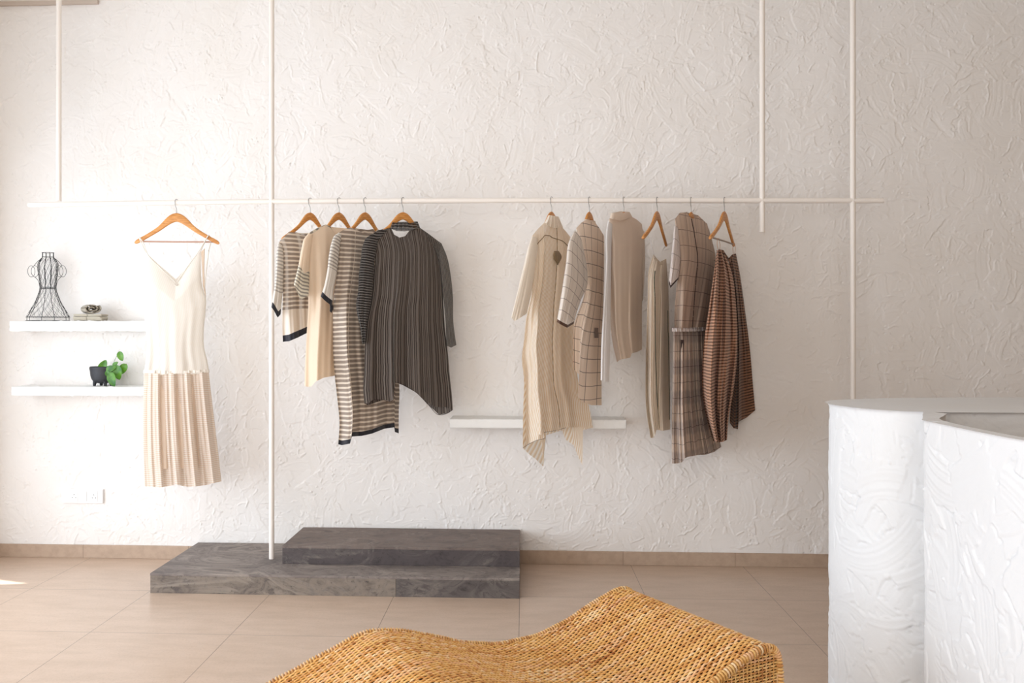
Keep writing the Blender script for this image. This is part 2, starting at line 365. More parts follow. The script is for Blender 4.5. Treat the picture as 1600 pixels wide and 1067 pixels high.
#==PART2==
# ------------------------------------------------------------------ fabrics
def cloth(name, base, marks=(), alpha=0., transl=.22, rough=.9, wob=.0, weave=.5, mottle=.12, sheer_gap=0.):
    """marks: (axis 'u'|'v'|'d', period, duty, colour, strength, offset, lo, hi) lo/hi limit the pattern to a v range in metres"""
    t = NT(name); vec, u, v = t.uv(); c = lin(base)
    nz = t.noise(vec, 14, 3)
    if wob: u2 = t.math('ADD', u, t.math('MULTIPLY', t.math('SUBTRACT', nz, .5), wob)); v2 = t.math('ADD', v, t.math('MULTIPLY', t.math('SUBTRACT', t.noise(vec, 11, 2), .5), wob))
    else: u2, v2 = u, v
    tr = alpha
    col = t.mix(t.math('MULTIPLY', t.noise(vec, 9, 4), mottle), c, tuple(x*.62 for x in c[:3])+(1,))
    for mk in marks:
        ax, per, duty, mc, st, off = mk[:6]
        x = {'u': u2, 'v': v2}.get(ax)
        if ax == 'd': x = t.math('ADD', u2, t.math('MULTIPLY', v2, .42))
        m = t.stripe(x, per, duty, off)
        if len(mk) > 6: m = t.math('MULTIPLY', m, t.math('MULTIPLY', t.math('GREATER_THAN', v, mk[6]), t.math('LESS_THAN', v, mk[7])))
        col = t.mix(t.math('MULTIPLY', m, st), col, lin(mc))
        if sheer_gap: tr = t.math('ADD', alpha, t.math('MULTIPLY', m, sheer_gap))
    th = t.math('ADD', t.noise(t.scale(vec, (900, 180, 1)), 1, 1), t.noise(t.scale(vec, (160, 900, 1)), 1, 1))
    col = t.mix(t.math('MULTIPLY', t.math('SUBTRACT', th, .7), .12*weave), col, tuple(x*.35 for x in c[:3])+(1,))
    bp = t.bump(t.math('ADD', th, t.math('MULTIPLY', t.noise(t.scale(vec, (26, 5, 1)), 1, 4), 1.6)), .5*weave, .0012)
    sh = t.bsdf(col, rough, bp, .15, sheen=.15)
    td = t.n('ShaderNodeBsdfTranslucent'); t.set(td.inputs[0], col); sh = t.mixs(transl, sh, td.outputs[0])
    if alpha or sheer_gap: sh = t.mixs(tr, sh, t.n('ShaderNodeBsdfTransparent').outputs[0])
    return t.done(sh)
# ------------------------------------------------------------------ hangers
HX = np.array([0, .010, .022, .035, .05, .066, .085, .11, .14, .17, .195, .208, .213])
HT = np.array([0, -.0008, -.004, -.011, -.024, -.043, -.0655, -.0835, -.103, -.120, -.133, -.142, -.150])
HB = np.array([-.044, -.0455, -.051, -.059, -.069, -.080, -.094, -.1085, -.126, -.1435, -.1565, -.160, -.155])
def hanger(px, theta, label, bar=None, hook_ang=None, grp='wooden clothes hangers on the rail', drop=.053, scale=1.0):
    zs = 1.0 if scale == 1 else 1.0
    X0 = polex(px); zr = railz(X0); th = math.radians(theta)
    t = thing('clothes_hanger', label, 'hanger', (X0, YR, zr), th)
    n = 40; s = np.linspace(0, .213, n)**1.0; s = .213*np.sin(np.linspace(0, math.pi/2, n))
    tp = np.interp(s, HX, HT); bt = np.interp(s, HX, HB)
    tp = np.convolve(np.pad(tp, 2, 'edge'), np.ones(5)/5, 'valid'); bt = np.convolve(np.pad(bt, 2, 'edge'), np.ones(5)/5, 'valid')
    tp[0] = 0; s2 = np.r_[-s[::-1], s[1:]]; tp = np.r_[tp[::-1], tp[1:]]; bt = np.r_[bt[::-1], bt[1:]]
    k = 14; ph = np.arange(k)*2*math.pi/k; P = np.zeros((len(s2), k, 3))
    ex = lambda c: np.sign(c)*abs(c)**.6
    hh = (tp-bt)/2*(1 if scale == 1 else .85); mid = (tp+bt)/2
    P[..., 0] = (s2[:, None])*scale; P[..., 2] = -drop+mid[:, None]*zs+hh[:, None]*ex(np.sin(ph))[None]
    P[..., 1] = .0060*ex(np.cos(ph))[None]+((.003 if scale < 1 else .010)*(s2/.2)**2)[:, None]
    a = Acc(); a.grid(P, wrap=True)
    for e in (0, -1):
        c = P[e].mean(0); a.grid(np.stack([P[e], np.broadcast_to(c, (k, 3))], 0), wrap=True)
    put('arms', a.mesh('arms'), M['wood'], t, False)
    ha = math.radians(max(theta, 66) if hook_ang is None else hook_ang)-th
    rr = .0172; pts = [(0, -drop-.004), (0, -drop+.012), (-.002, -.031), (-.0065, -.0245), (-.0135, -.0145)]
    pts += [(-rr*math.cos(q), rr*math.sin(q)) for q in np.linspace(-.35, math.pi+.25-.35, 14)]
    pts = smoothpath([(p[0]*math.cos(ha), p[0]*math.sin(ha), p[1]) for p in pts], 44)
    a = Acc(); a.tube(pts, .0014, 6, up=(.3, .5, .1)); put('hook', a.mesh('hook'), M['steel'], t, False)
    if bar:
        a = Acc(); z = -drop-.1465*scale; a.tube([(-.188*scale, .010, z), (0, .0, z-.002), (.188*scale, .010, z)], .0042, 8); put('trouser_bar', a.mesh('trouser_bar'), bar, t, False)
    return t
# ------------------------------------------------------------------ garments
class Garment:
    def __init__(s, name, label, cat, px, theta, grp='garments hanging on the rail', ylim=-.035):
        s.ylim = ylim; s.sf = {'striped_blouse': .2, 'cream_blouse': .2, 'striped_dress': .2, 'cream_kaftan': .27, 'windowpane_shirt': .42, 'long_sleeved_shirt': .2, 'strap_dress': .36, 'checked_dress': .25, 'brown_skirt': .22}.get(name, 0)
        X0 = polex(px); s.o = np.array([X0, YR, railz(X0)]); th = math.radians(theta)
        s.n = np.array([math.sin(th), -math.cos(th), 0]); s.sd = np.array([math.cos(th), math.sin(th), 0])
        s.t = thing(name, label, cat, tuple(s.o), th, grp); s.k = 0
    def proj(s, px, py, wv):
        u = (px-CX)/F; v = (CY-py)/F; sy, cy = math.sin(YAW), math.cos(YAW)
        d = np.stack([-sy+u*cy, cy+u*sy, v], -1); num = (s.o-CAM)@s.n+wv; k = num/(d@s.n)
        Y = CAM[1]+d[..., 1]*k; y0 = s.ylim-.10; Y = np.where(Y > y0, y0+.10*np.tanh((Y-y0)/.10), Y)   # cloth rests clear of the wall
        return CAM+d*((Y-CAM[1])/d[..., 1])[..., None]
    def panel(s, left, right, top=(), bot=(), back_bot=None, back_top=None, T=.035, off=0., fold=.008, ks=(3.3, 7.1), pw=1.3, pinch=.25,
              mats=None, names=('body',), bands=(), nu=64, nv=96, seed=None, rnd=.5, both=True, topfold=0., sf=None, skew=0.):
        sf = s.sf if sf is None else sf
        if names[0] in ('sleeve', 'collar', 'shoulder_yoke', 'patch', 'tassel', 'lining', 'waist_ruffle', 'waistband'): sf = 0 if names[0] not in ('waist_ruffle', 'waistband') else sf
        """left/right/top/bot: outlines as seen, laid on the hanging plane; bands: list of t values where a new part starts"""
        s.k += 1; r = np.random.default_rng(s.k*17+int(abs(s.o[0])*1000) if seed is None else seed)
        L = smoothpath(left, nv); R = smoothpath(right, nv)
        def lin_(pts, n):
            p = np.asarray(pts, float); d = np.r_[0, np.cumsum(np.linalg.norm(np.diff(p, axis=0), axis=1))]; tt = np.linspace(0, d[-1], n)
            return np.stack([np.interp(tt, d, p[:, 0]), np.interp(tt, d, p[:, 1])], 1)
        tt = np.linspace(0, 1, nv)[:, None]; aa = np.linspace(0, 1, nu)[None]
        ph = r.uniform(0, 6.28, 4)
        def side(topm, botm, sg):
            Tp = lin_([left[0], *topm, right[0]], nu); Bt = lin_([left[-1], *botm, right[-1]], nu)
            P = (1-tt)[..., None]*Tp[None]+tt[..., None]*Bt[None]+(1-aa)[..., None]*L[:, None]+aa[..., None]*R[:, None]
            P -= ((1-tt)*(1-aa))[..., None]*L[0]+((1-tt)*aa)[..., None]*R[0]+(tt*(1-aa))[..., None]*L[-1]+(tt*aa)[..., None]*R[-1]
            env = np.clip(1-(2*aa-1)**2, 0, 1)**rnd
            Tt = T*np.minimum(1, pinch+tt*4)**.6
            A = fold*(topfold+(1-topfold)*tt**pw)
            sw = .5*np.sin(2.2*tt+ph[3])*.25
            f = np.sin(2*np.pi*(ks[0]*(aa+skew*tt)+sw)+ph[0])+.55*np.sin(2*np.pi*(ks[1]*(aa+skew*tt)-sw)+ph[1])+.3*np.sin(2*np.pi*(ks[1]*1.9*aa+sw*2)+ph[2])
            Lh = abs(L[-1][1]-L[0][1]); 
            if sf:   # a real side face turned to the window first, then the front face
                q = aa/sf; sm = np.clip(q, 0, 1); sm = sm*sm*(3-2*sm)
                pf = np.where(aa < sf, -1+2*sm, 1-.85*np.clip((aa-sf)/(1-sf), 0, 1)**3); pb = -1+1.15*aa**4
                bl = np.clip((tt*Lh-70)/110, 0, 1); bl = bl*bl*(3-2*bl); shp = (pf if sg > 0 else pb)*bl+sg*env*(1-bl)
            else: shp = sg*env
            wv = off+Tt*shp+A*f*np.clip(env*1.6, 0, 1)*(1 if sg > 0 else .8)
            return s.proj(P[..., 0], P[..., 1], wv)
        Fr = side(top, bot, 1)
        Bk = side(top if back_top is None else back_top, bot if back_bot is None else back_bot, -1) if both else None
        W = np.linalg.norm(np.diff(Fr[nv//2], axis=0), axis=1).sum(); Hh = np.linalg.norm(np.diff(Fr[:, nu//2], axis=0), axis=1).sum()
        s.W, s.H = W, Hh
        ax = Fr[-1].mean(0)-Fr[0].mean(0) if names[0] == 'sleeve' else np.array([0, 0, -1.]); ax /= np.linalg.norm(ax); pv = (Fr-Fr[0].min(0)*0)@ax; pv = pv-pv[0].min()
        UV = np.zeros((nv, nu, 2)); UV[..., 0] = aa*W; UV[..., 1] = pv*(1-.35*tt)+.35*tt*tt*Hh
        cuts = [0]+[int(b*(nv-1)) for b in bands]+[nv-1]; out = []
        for i, nm in enumerate(names):
            j0, j1 = cuts[i], cuts[i+1]+1; a = Acc(); a.grid(Fr[j0:j1], UV[j0:j1])
            if both: a.grid(Bk[j0:j1], UV[j0:j1]+np.array([.3, 0]), flip=True)
            out.append(put(nm, a.mesh(nm, uv=True), mats[i], s.t))
        s.F = Fr; return out
    def seam(s, name, pts, mat, wd=.0035, off=.03, label=None):
        p = smoothpath(pts, 60); ip = s.proj(p[:, 0], p[:, 1], np.full(60, off)); a = Acc(); a.tube(ip, wd/2, 6, uv=(1, 0)); o = put(name, a.mesh(name, uv=True), mat, s.t)
        if label: o['label'] = label
        return o
def on_seam(g, FF, name, a0, a1, t0, t1, mat, wd, label=None, lift=.0012):
    nv, nu = FF.shape[:2]; t = np.linspace(t0, t1, 90); a_ = a0+(a1-a0)*np.linspace(0, 1, 90)
    p = np.stack([FF[int(tt_*(nv-1)), int(x*(nu-1))] for tt_, x in zip(t, a_)]); k = np.ones(5)/5
    p[:, :] = np.stack([np.convolve(np.pad(p[:, i], 2, 'edge'), k, 'valid') for i in range(3)], 1)
    A = Acc(); A.tube(p+g.n*lift, wd/2, 6, uv=(1, 0)); o = put(name, A.mesh(name, uv=True), mat, g.t)
    if label: o['label'] = label
def wsurf(g, a, t, lift=.002):  # point on a built front panel
    nv, nu = g.F.shape[:2]; return g.F[int(t*(nv-1)), int(a*(nu-1))]+g.n*lift
CREAM = (232, 220, 204); OFF = (236, 229, 218); TAUPE = (150, 134, 122)
F_stripe = cloth('taupe_striped_cotton', (240, 226, 210), [('v', .0225, .60, TAUPE, .9, 0., .012, 9.)], wob=.004)
F_stripe_g1 = cloth('taupe_striped_cotton_short', (240, 226, 210), [('v', .0215, .58, TAUPE, .9, 0., .01, .385), ('u', .11, .2, (244, 238, 232), .5, .2, 0, 9)], wob=.004)
F_sleeve = cloth('pale_striped_sleeve', (240, 233, 224), [('v', .0165, .42, (150, 140, 132), .75, 0., .01, .19)], wob=.003)
F_sleeve1 = cloth('pale_striped_sleeve_short', (240, 233, 224), [('v', .0165, .45, (150, 142, 136), .6, 0., .01, .25)], wob=.003)
F_trim = cloth('charcoal_trim', (52, 52, 58), mottle=.1, transl=.05)
F_cream = cloth('cream_linen', (252, 232, 208), transl=.3)
F_cream_st = cloth('cream_striped_border', (236, 226, 206), [('v', .017, .45, (128, 120, 112), .8, 0.)], wob=.003)
F_dark = cloth('charcoal_striped_organza', (108, 97, 90), [('u', .0115, .34, (30, 28, 27), .9, 0.), ('u', .031, .16, (168, 160, 152), .42, .2)], alpha=.07, transl=.15, wob=.009, weave=.7)
F_dark_sl = cloth('charcoal_sleeve_organza', (84, 79, 76), [('v', .0125, .5, (40, 37, 36), .8, 0.), ('v', .0125, .2, (176, 170, 164), .55, .5)], alpha=.12, transl=.15, wob=.008)
F_dark_sheer = cloth('sheer_organza', (112, 106, 100), [('u', .012, .35, (50, 46, 44), .8, 0.)], alpha=.30, transl=.2, wob=.006)
F_diag = cloth('cream_pinstripe', (247, 226, 199), [('d', .0155, .42, (255, 250, 242), .95, 0.), ('d', .0155, .2, (206, 184, 156), .35, .45)], wob=.004, alpha=.03, transl=.36)
F_diag_b = cloth('cream_pinstripe_back', (252, 239, 222), [('u', .0165, .4, (248, 243, 235), .8, 0.)], wob=.003, transl=.28)
F_pane = cloth('windowpane_cotton', (247, 228, 210), [('u', .088, .045, (88, 66, 60), .8, .35), ('v', .066, .05, (88, 66, 60), .8, .2)], wob=.004)
F_pane_lit = cloth('windowpane_cotton_lit', (240, 230, 220), [('u', .085, .045, (110, 88, 84), .7, .45), ('v', .058, .05, (110, 88, 84), .75, .2)], wob=.006)
F_shirt = cloth('off_white_linen', (243, 226, 210), transl=.3, mottle=.2, weave=.8)
F_shirt_lit = cloth('off_white_linen_lit', (246, 243, 242), transl=.25)  # shirt linen whitened: window light painted into the hanging sleeve
F_strap = cloth('ivory_cotton', (252, 240, 224), [('u', .17, .02, (176, 170, 120), .5, .6)], transl=.3)
F_pane2 = cloth('taupe_windowpane_cotton', (214, 191, 173), [('u', .105, .03, (84, 60, 58), .85, .38), ('v', .074, .035, (84, 60, 58), .85, .3), ('u', .045, .4, (176, 152, 138), .35, .1)], wob=.003)
F_skirt2 = cloth('patchwork_check_skirt', (232, 211, 193), [('u', .088, .5, (176, 158, 146), .6, .1), ('v', .15, .45, (168, 152, 146), .55, .3), ('u', .1, .03, (70, 50, 50), .8, .6), ('v', .075, .03, (70, 50, 50), .8, .1)], wob=.004)
F_pane2_lit = cloth('taupe_windowpane_lit', (238, 228, 224), [('d', .075, .04, (110, 90, 90), .7, .3), ('v', .07, .04, (110, 90, 90), .6, .4)], wob=.004)
F_brown = cloth('brown_corded_organza', (206, 156, 126), [('v', .0148, .42, (104, 70, 52), .9, 0.), ('v', .0148, .22, (222, 180, 150), .5, .45)], wob=.0035, alpha=.02, transl=.15, weave=.6)
F_brown_b = cloth('brown_sheer_organza', (152, 112, 88), [('v', .0148, .45, (74, 48, 36), .9, 0.)], wob=.0035, alpha=.16, transl=.15)
F_ivory = cloth('ivory_voile', (247, 240, 230), [('d', .013, .4, (250, 246, 240), .5, 0.)], transl=.3, alpha=.04)
F_lace = cloth('blush_lace', (240, 222, 204), [('v', .0098, .42, (246, 240, 234), .8, 0.), ('v', .0098, .15, (214, 190, 168), .4, .5)], transl=.3, alpha=.12, wob=.002)
F_lining = cloth('blush_lining', (244, 224, 204), transl=.25)
F_brownline = cloth('brown_piping', (92, 66, 54), mottle=.1, transl=.05)
F_darkline = cloth('dark_piping', (58, 40, 40), mottle=.1, transl=.05)
F_greenline = cloth('dark_green_edge', (60, 72, 60), mottle=.1, transl=.05)
F_patch = cloth('taupe_patch', (128, 110, 100), transl=.1)
F_tag = cloth('tassel_cord', (150, 128, 100), transl=.1)

# 0 slip dress
hanger(276, 7, 'wooden hanger with a rod holding the sleeveless cream slip dress', bar=simple('rod_pink', (190, 150, 130), .4), hook_ang=82)
g = Garment('slip_dress', 'sleeveless cream slip dress with a pleated lace skirt, hanging alone left of the poles', 'dress', 276, 7)
g.panel([(227.5, 394), (225, 425), (221.8, 461.6), (225, 488), (228, 519), (229.4, 551), (225, 582)], [(314, 391), (314, 425), (316, 448), (322, 466), (321, 488), (318.6, 514), (319, 543), (324, 564), (327, 582)],
        top=[(248, 417), (268, 438), (275, 444), (283, 436), (299, 411)], bot=[(250, 586), (275, 583), (300, 585)], back_top=[(250, 415), (275, 436), (300, 410)],
        T=.038, fold=.007, ks=(1.6, 3.7), mats=(F_ivory,), names=('bodice',), nv=80)
g.panel([(225, 580), (224, 620), (223.5, 665), (224, 710), (226, 760)], [(326, 580), (330, 615), (336, 665), (342, 715), (346, 752)], top=[(250, 584), (275, 582), (300, 583)],
        bot=[(240, 761), (250, 762), (275, 757), (295, 761), (320, 758)], T=.045, fold=.017, ks=(4.2, 8.7), pw=.35, topfold=.5, mats=(F_lace,), names=('skirt',), nu=140, nv=90, pinch=.6)
g.panel([(229, 586), (229, 660), (231, 733)], [(322, 586), (325, 660), (331, 731)], T=.030, fold=.010, ks=(4.2, 6.), pw=.5, mats=(F_lining,), names=('lining',), nu=80, nv=40)
g.panel([(224.5, 578), (224, 583)], [(327, 577), (327.5, 582)], top=[(275, 580)], bot=[(275, 584)], T=.042, fold=.004, ks=(6, 13), pw=.1, topfold=.8, mats=(F_ivory,), names=('waist_ruffle',), nu=140, nv=6, pinch=1)
for pts, o_ in (([(227.5, 394), (222, 382), (218.5, 374), (217.5, 370)], .004), ([(217.5, 370), (223, 378), (231, 398), (250, 418), (275, 442)], .016), ([(314, 391), (319, 380), (323.5, 371), (326, 367)], .004),
                ([(326, 367), (320, 377), (311, 392), (294, 415), (276, 442)], .016), ([(326, 367), (328.5, 371), (326, 392), (321.5, 430), (319.5, 455)], -.006)):
    g.seam('shoulder_strap', pts, F_ivory, .0055, o_)
g.panel([(314, 393), (316, 425), (317, 448)], [(320, 388), (319.5, 430), (322, 466)], T=.01, off=-.012, fold=.001, mats=(F_lining,), names=('armhole_facing',), nu=10, nv=20, both=False)
a = Acc(); c = wsurf(g, .5, .1)
c = g.proj(np.array(275.), np.array(444.5), np.array(.026))
th_ = np.linspace(0, 2*math.pi, 20, endpoint=False)
for dx, rr in ((-.004, .004), (.004, .004), (0, .0055)):
    a.tube([c+g.sd*(dx+rr*math.cos(q))+np.array([0, 0, rr*math.sin(q)])+g.n*.001*math.sin(3*q) for q in th_], .0016, 6, closed=True, up=tuple(g.n))
put('neck_bow', a.mesh('neck_bow', uv=True), F_ivory, g.t)

# 1 short striped top
hanger(485, 55, 'wooden hanger of the short striped blouse with the dark hem, nearest the left pole', scale=.85)
g = Garment('striped_blouse', 'short taupe striped blouse with dark cuffs and dark hem, behind the plain cream blouse', 'blouse', 485, 55)
g.panel([(435, 380), (440, 392), (442, 415), (442, 452), (441, 499), (442, 534)], [(516, 376), (519, 400), (517, 450), (517, 516)],
        top=[(441, 373), (452, 362.5), (460, 363.5), (469, 367), (480, 369), (495, 369), (504, 365)], bot=[(452, 533), (466, 527), (480, 520), (500, 519)], back_top=[(441, 372), (452, 361.5), (470, 364), (495, 364), (504, 363)],
        T=.036, fold=.006, ks=(3.2, 6.5), mats=(F_stripe_g1, F_trim), names=('body', 'hem_band'), bands=(.945,))
g.panel([(434.7, 379), (432, 395), (431, 415), (429, 445), (425, 473), (424, 480)], [(441, 383), (443, 400), (443, 425), (442, 455), (440, 475), (438.5, 491)], bot=[(428, 485), (432, 493), (434, 496)],
        T=.020, off=.012, fold=.003, ks=(1.2, 2.5), mats=(F_sleeve1, F_trim), names=('sleeve', 'cuff'), bands=(.925,), nu=30)
g.panel([(505, 372), (511, 390), (516, 430), (517, 468)], [(516, 376), (524, 400), (531, 440), (531, 470)], T=.018, off=-.01, fold=.002, mats=(F_sleeve1, F_trim), names=('sleeve', 'cuff'), bands=(.93,), nu=30, nv=40)
# 2 cream blouse
hanger(530, 55, 'wooden hanger of the plain cream blouse, second from the left pole', scale=.85)
g = Garment('cream_blouse', 'plain cream blouse with striped sleeve borders, between the two striped garments', 'blouse', 530, 55)
g.panel([(481, 365.5), (480, 400), (481, 440), (481.5, 484), (479, 525), (477, 564), (476, 603)], [(562, 369), (566, 400), (562, 480), (560, 586)],
        top=[(495, 357.5), (509, 351.5), (516, 356), (524, 365), (540, 366), (548, 359)], bot=[(481, 604.5), (487, 603.5), (493.5, 596), (506, 590), (523, 587), (540, 586)], back_top=[(495, 357), (509, 351), (520, 355), (535, 356), (548, 358)],
        T=.042, fold=.013, ks=(2.3, 4.1), mats=(F_cream,), names=('body',), pw=.7)
g.panel([(481, 365.5), (475, 373), (471.5, 386), (467, 411), (462.5, 430), (459, 444)], [(489, 366), (486, 390), (484, 420), (483, 445), (482, 462)], bot=[(464, 455), (469, 468), (474, 466)],
        T=.022, off=.014, fold=.003, ks=(1.2, 2.5), mats=(F_cream, F_cream_st), names=('sleeve', 'sleeve_border'), bands=(.60,), nu=30)
g.panel([(481.5, 364.5), (482.5, 368)], [(516, 353.5), (522, 364)], top=[(495, 356.5), (509, 350.5)], bot=[(495, 361), (510, 355.5)], T=.016, fold=0, mats=(F_cream_st,), names=('shoulder_yoke',), nu=30, nv=8, pinch=1)
# 3 long striped dress
hanger(571, 55, 'wooden hanger of the long taupe striped dress, third from the left pole', scale=.85)
g = Garment('striped_dress', 'long taupe striped dress with dark hem band, partly behind the charcoal tunic', 'dress', 571, 55)
g.panel([(529, 364), (529, 393), (526, 430), (521, 470), (520, 518), (520, 542), (523, 585), (527.5, 627), (530.5, 659), (528.5, 694)], [(602, 368), (606, 400), (608, 470), (616, 545), (624, 606), (623, 650), (623, 677)],
        top=[(540, 358), (549, 355.5), (559, 360), (570, 366), (583, 366), (590, 358)], bot=[(534, 695.5), (547, 693), (550, 682), (565, 681), (581, 677.5), (600, 670), (616, 667.5), (617, 675)], back_top=[(540, 357), (549, 355), (561, 357.5), (575, 359), (590, 357)],
        T=.040, fold=.012, ks=(2.6, 5.3), pw=.8, mats=(F_stripe, F_trim), names=('body', 'hem_band'), bands=(.982,), nu=90, nv=140)
on_seam(g, g.F, 'centre_seam', .34, .22, 0, 1, F_stripe, .002)
g.panel([(529, 363.5), (522, 369), (517.5, 380.5), (514, 398), (511, 423.7), (505.6, 449.5), (501, 463)], [(534, 366), (531, 385), (529, 405), (526, 430), (522, 450), (519, 478)], bot=[(507, 469), (513, 474)],
        T=.022, off=.014, fold=.003, ks=(1.2, 2.5), mats=(F_sleeve, F_trim), names=('sleeve', 'cuff'), bands=(.935,), nu=30)
g.panel([(514, 470), (515.5, 480), (515, 486)], [(520, 476), (521, 482), (518, 489)], T=.008, off=-.012, fold=0, mats=(F_trim,), names=('cuff',), nu=10, nv=10)
# 4 charcoal tunic
hanger(630, 32, 'wooden hanger under the sheer charcoal pinstriped tunic', hook_ang=66, scale=.85)
g = Garment('charcoal_tunic', 'sheer charcoal pinstriped tunic with long sleeves and a pointed uneven hem', 'tunic', 630, 32)
g.panel([(578, 371), (586, 400), (584, 430), (581, 465), (574, 500), (570, 543), (569, 580), (567.5, 607), (569, 630)], [(684, 378), (688, 410), (691, 441), (693, 479), (695, 511), (699, 543), (703, 590), (706, 618), (707.5, 640)],
        top=[(590, 361), (605, 357), (611, 357), (615, 366), (624, 371), (633, 369), (640, 360), (655, 356.5), (668, 365)], bot=[(575, 630.5), (582, 625), (598, 624), (609, 627), (615, 624), (616, 612), (617.5, 597), (629, 600), (645, 609), (661, 623), (680, 636), (696, 636)],
        back_bot=[(575, 633), (598, 625), (612, 622), (618, 597), (630, 602), (650, 613), (670, 633), (686, 648), (699, 645.5)], back_top=[(590, 360), (605, 356), (612, 358), (616, 367), (624, 372.5), (633, 370), (641, 360), (655, 355), (668, 364)],
        T=.05, fold=.014, ks=(2.7, 5.2), pw=.9, mats=(F_dark, F_dark), names=('body', 'hem'), bands=(.99,), nu=130, nv=130)
g.panel([(571, 372.5), (566, 386), (564, 403), (561, 428), (559.5, 454), (556.5, 478), (559, 495), (563, 511), (566, 537)], [(592, 372), (587, 395), (585, 410), (583, 441), (580, 473), (575, 498), (571, 537)],
        top=[(580, 366)], T=.028, off=.016, fold=.005, ks=(1.6, 3.4), mats=(F_dark_sl,), names=('sleeve',), nu=40, nv=80)
g.panel([(677, 381), (686, 412), (691, 452), (695, 486), (698, 540)], [(690, 380.5), (698, 399.6), (704.4, 431), (707.6, 463), (708.5, 505), (713, 539)], bot=[(705, 543)], T=.022, off=.012, fold=.003, ks=(1.5, 3.2), mats=(F_dark_sheer,), names=('sleeve',), nu=40, nv=80)
g.panel([(612.5, 347), (609.5, 357)], [(652.5, 346), (656.5, 356)], top=[(625, 348.5), (640, 348.5)], bot=[(620, 361), (632, 361.5), (645, 360)], back_bot=[(630, 356)], back_top=[(630, 346.5)], T=.045, fold=.004, ks=(7, 13), topfold=.6, pw=.2, mats=(F_dark_sl,), names=('collar',), nu=70, nv=14, pinch=1)
g.panel([(571, 372.5), (578, 390)], [(611, 356), (602, 366)], top=[(589, 361)], bot=[(590, 375)], T=.014, off=.012, fold=.002, mats=(F_dark_sl,), names=('shoulder_yoke',), nu=30, nv=12, pinch=1)
g.panel([(655, 356), (652, 368)], [(690, 380.5), (686, 395)], top=[(668, 364)], bot=[(668, 378)], T=.014, off=.006, fold=.002, mats=(F_dark_sheer,), names=('shoulder_yoke',), nu=30, nv=12, pinch=1)
g.seam('hem_edge', [(617.5, 597), (629, 601), (650, 613), (670, 633), (686, 648), (699, 645.5), (707.5, 640)], F_darkline, .003, -.02)
g.seam('hem_edge', [(569, 630), (575, 631), (582, 625.5), (598, 624.5), (609, 627.5), (615, 624.5)], F_darkline, .002, .03)
# 5 long cream pinstripe kaftan
hanger(862, 62, 'wooden hanger of the long cream pinstriped kaftan, first of the right cluster', scale=.85)
g = Garment('cream_kaftan', 'long cream pinstriped kaftan with dangling hem points in front of the low shelf', 'dress', 862, 62, ylim=-.215)
g.panel([(831, 369), (834, 399), (833, 430), (829, 465), (822, 497), (819, 530), (815.5, 560), (818.5, 590), (817.5, 640), (816.8, 700)], [(891.5, 371), (893, 410), (896, 480), (900, 545), (908, 611), (919, 632), (926, 668)],
        top=[(841, 357), (850, 348), (862, 349.5), (878, 355), (884, 361)], bot=[(824, 694), (838, 688), (851, 684), (846, 680), (841, 678), (852, 675), (870, 672), (884, 668), (905, 667), (918, 670)],
        back_bot=[(826, 709), (838, 718), (849, 729), (851, 700), (853, 680), (878, 672), (884, 687), (896, 695), (903, 712), (910, 727), (911, 672)],
        T=.045, fold=.014, ks=(2.4, 4.9), pw=.6, mats=(F_diag,), names=('body',), nu=150, nv=120)
on_seam(g, g.F, 'button_placket', .62, .62, .0, 1, F_tag, .0035)
on_seam(g, g.F, 'back_yoke_seam', .06, .97, .06, .075, F_tag, .004)
g.panel([(831, 369), (825, 387), (817.5, 418), (808, 458), (799, 496)], [(840, 372), (839, 395), (835, 425), (830, 458), (823, 490)], bot=[(804, 502), (812, 497)], T=.024, off=.016, fold=.004, ks=(1.3, 2.7), mats=(F_diag_b,), names=('sleeve',), nu=30)
g.panel([(857, 336), (850, 350)], [(873, 338.5), (880, 356)], top=[(865, 337)], bot=[(865, 356)], T=.03, fold=.003, ks=(4, 9), topfold=.6, mats=(F_diag_b,), names=('collar',), nu=50, nv=14, pinch=1)
g.seam('hem_edge', [(817, 700), (826, 694), (838, 688), (851, 684), (846, 680), (841, 678), (861, 674), (884, 668.5)], F_brownline, .0018, .03)
g.panel([(866, 392), (864.5, 401), (871, 414)], [(873, 392), (877.5, 400), (872, 414)], T=.008, off=.05, fold=.002, mats=(F_tag,), names=('tassel',), nu=14, nv=14)
# 6 windowpane shirt dress
hanger(921, 63, 'wooden hanger of the windowpane checked shirt with tan back', scale=.76)
g = Garment('windowpane_shirt', 'windowpane checked shirt with one window-lit elbow sleeve, overlapping the long kaftan', 'shirt', 921, 63)
g.panel([(900, 357), (908, 400), (914, 430), (913, 458), (897, 509), (895.5, 544), (895.5, 576)], [(944, 369), (944, 400), (943.5, 438), (941, 517), (940, 576), (940, 633)],
        top=[(908, 348), (914, 344.5), (922, 346), (930, 347.5), (937, 357)], bot=[(902, 582), (908, 588), (905, 600), (903, 618), (908, 627), (924, 633)], T=.042, fold=.006, ks=(1.6, 3.3), mats=(F_pane,), names=('body',), nu=80)
g.panel([(898, 359), (888.4, 379), (884.4, 410), (878.5, 450), (870, 503)], [(908, 372), (914, 400), (918, 425), (917, 448), (908, 468), (896, 506)], bot=[(878, 508), (886, 512)], T=.026, off=.044, fold=.005, ks=(1.1, 2.4), mats=(F_pane_lit, F_brownline), names=('sleeve', 'cuff_edge'), bands=(.975,), nu=40)
g.panel([(914, 342), (911, 350)], [(930, 345), (932, 352)], T=.014, fold=.001, mats=(F_shirt,), names=('collar',), nu=20, nv=8, pinch=1)
g.panel([(929, 512), (929, 528)], [(935, 512), (935, 528)], T=.001, off=.046, fold=0, mats=(F_patch,), names=('patch',), nu=6, nv=6, both=False)
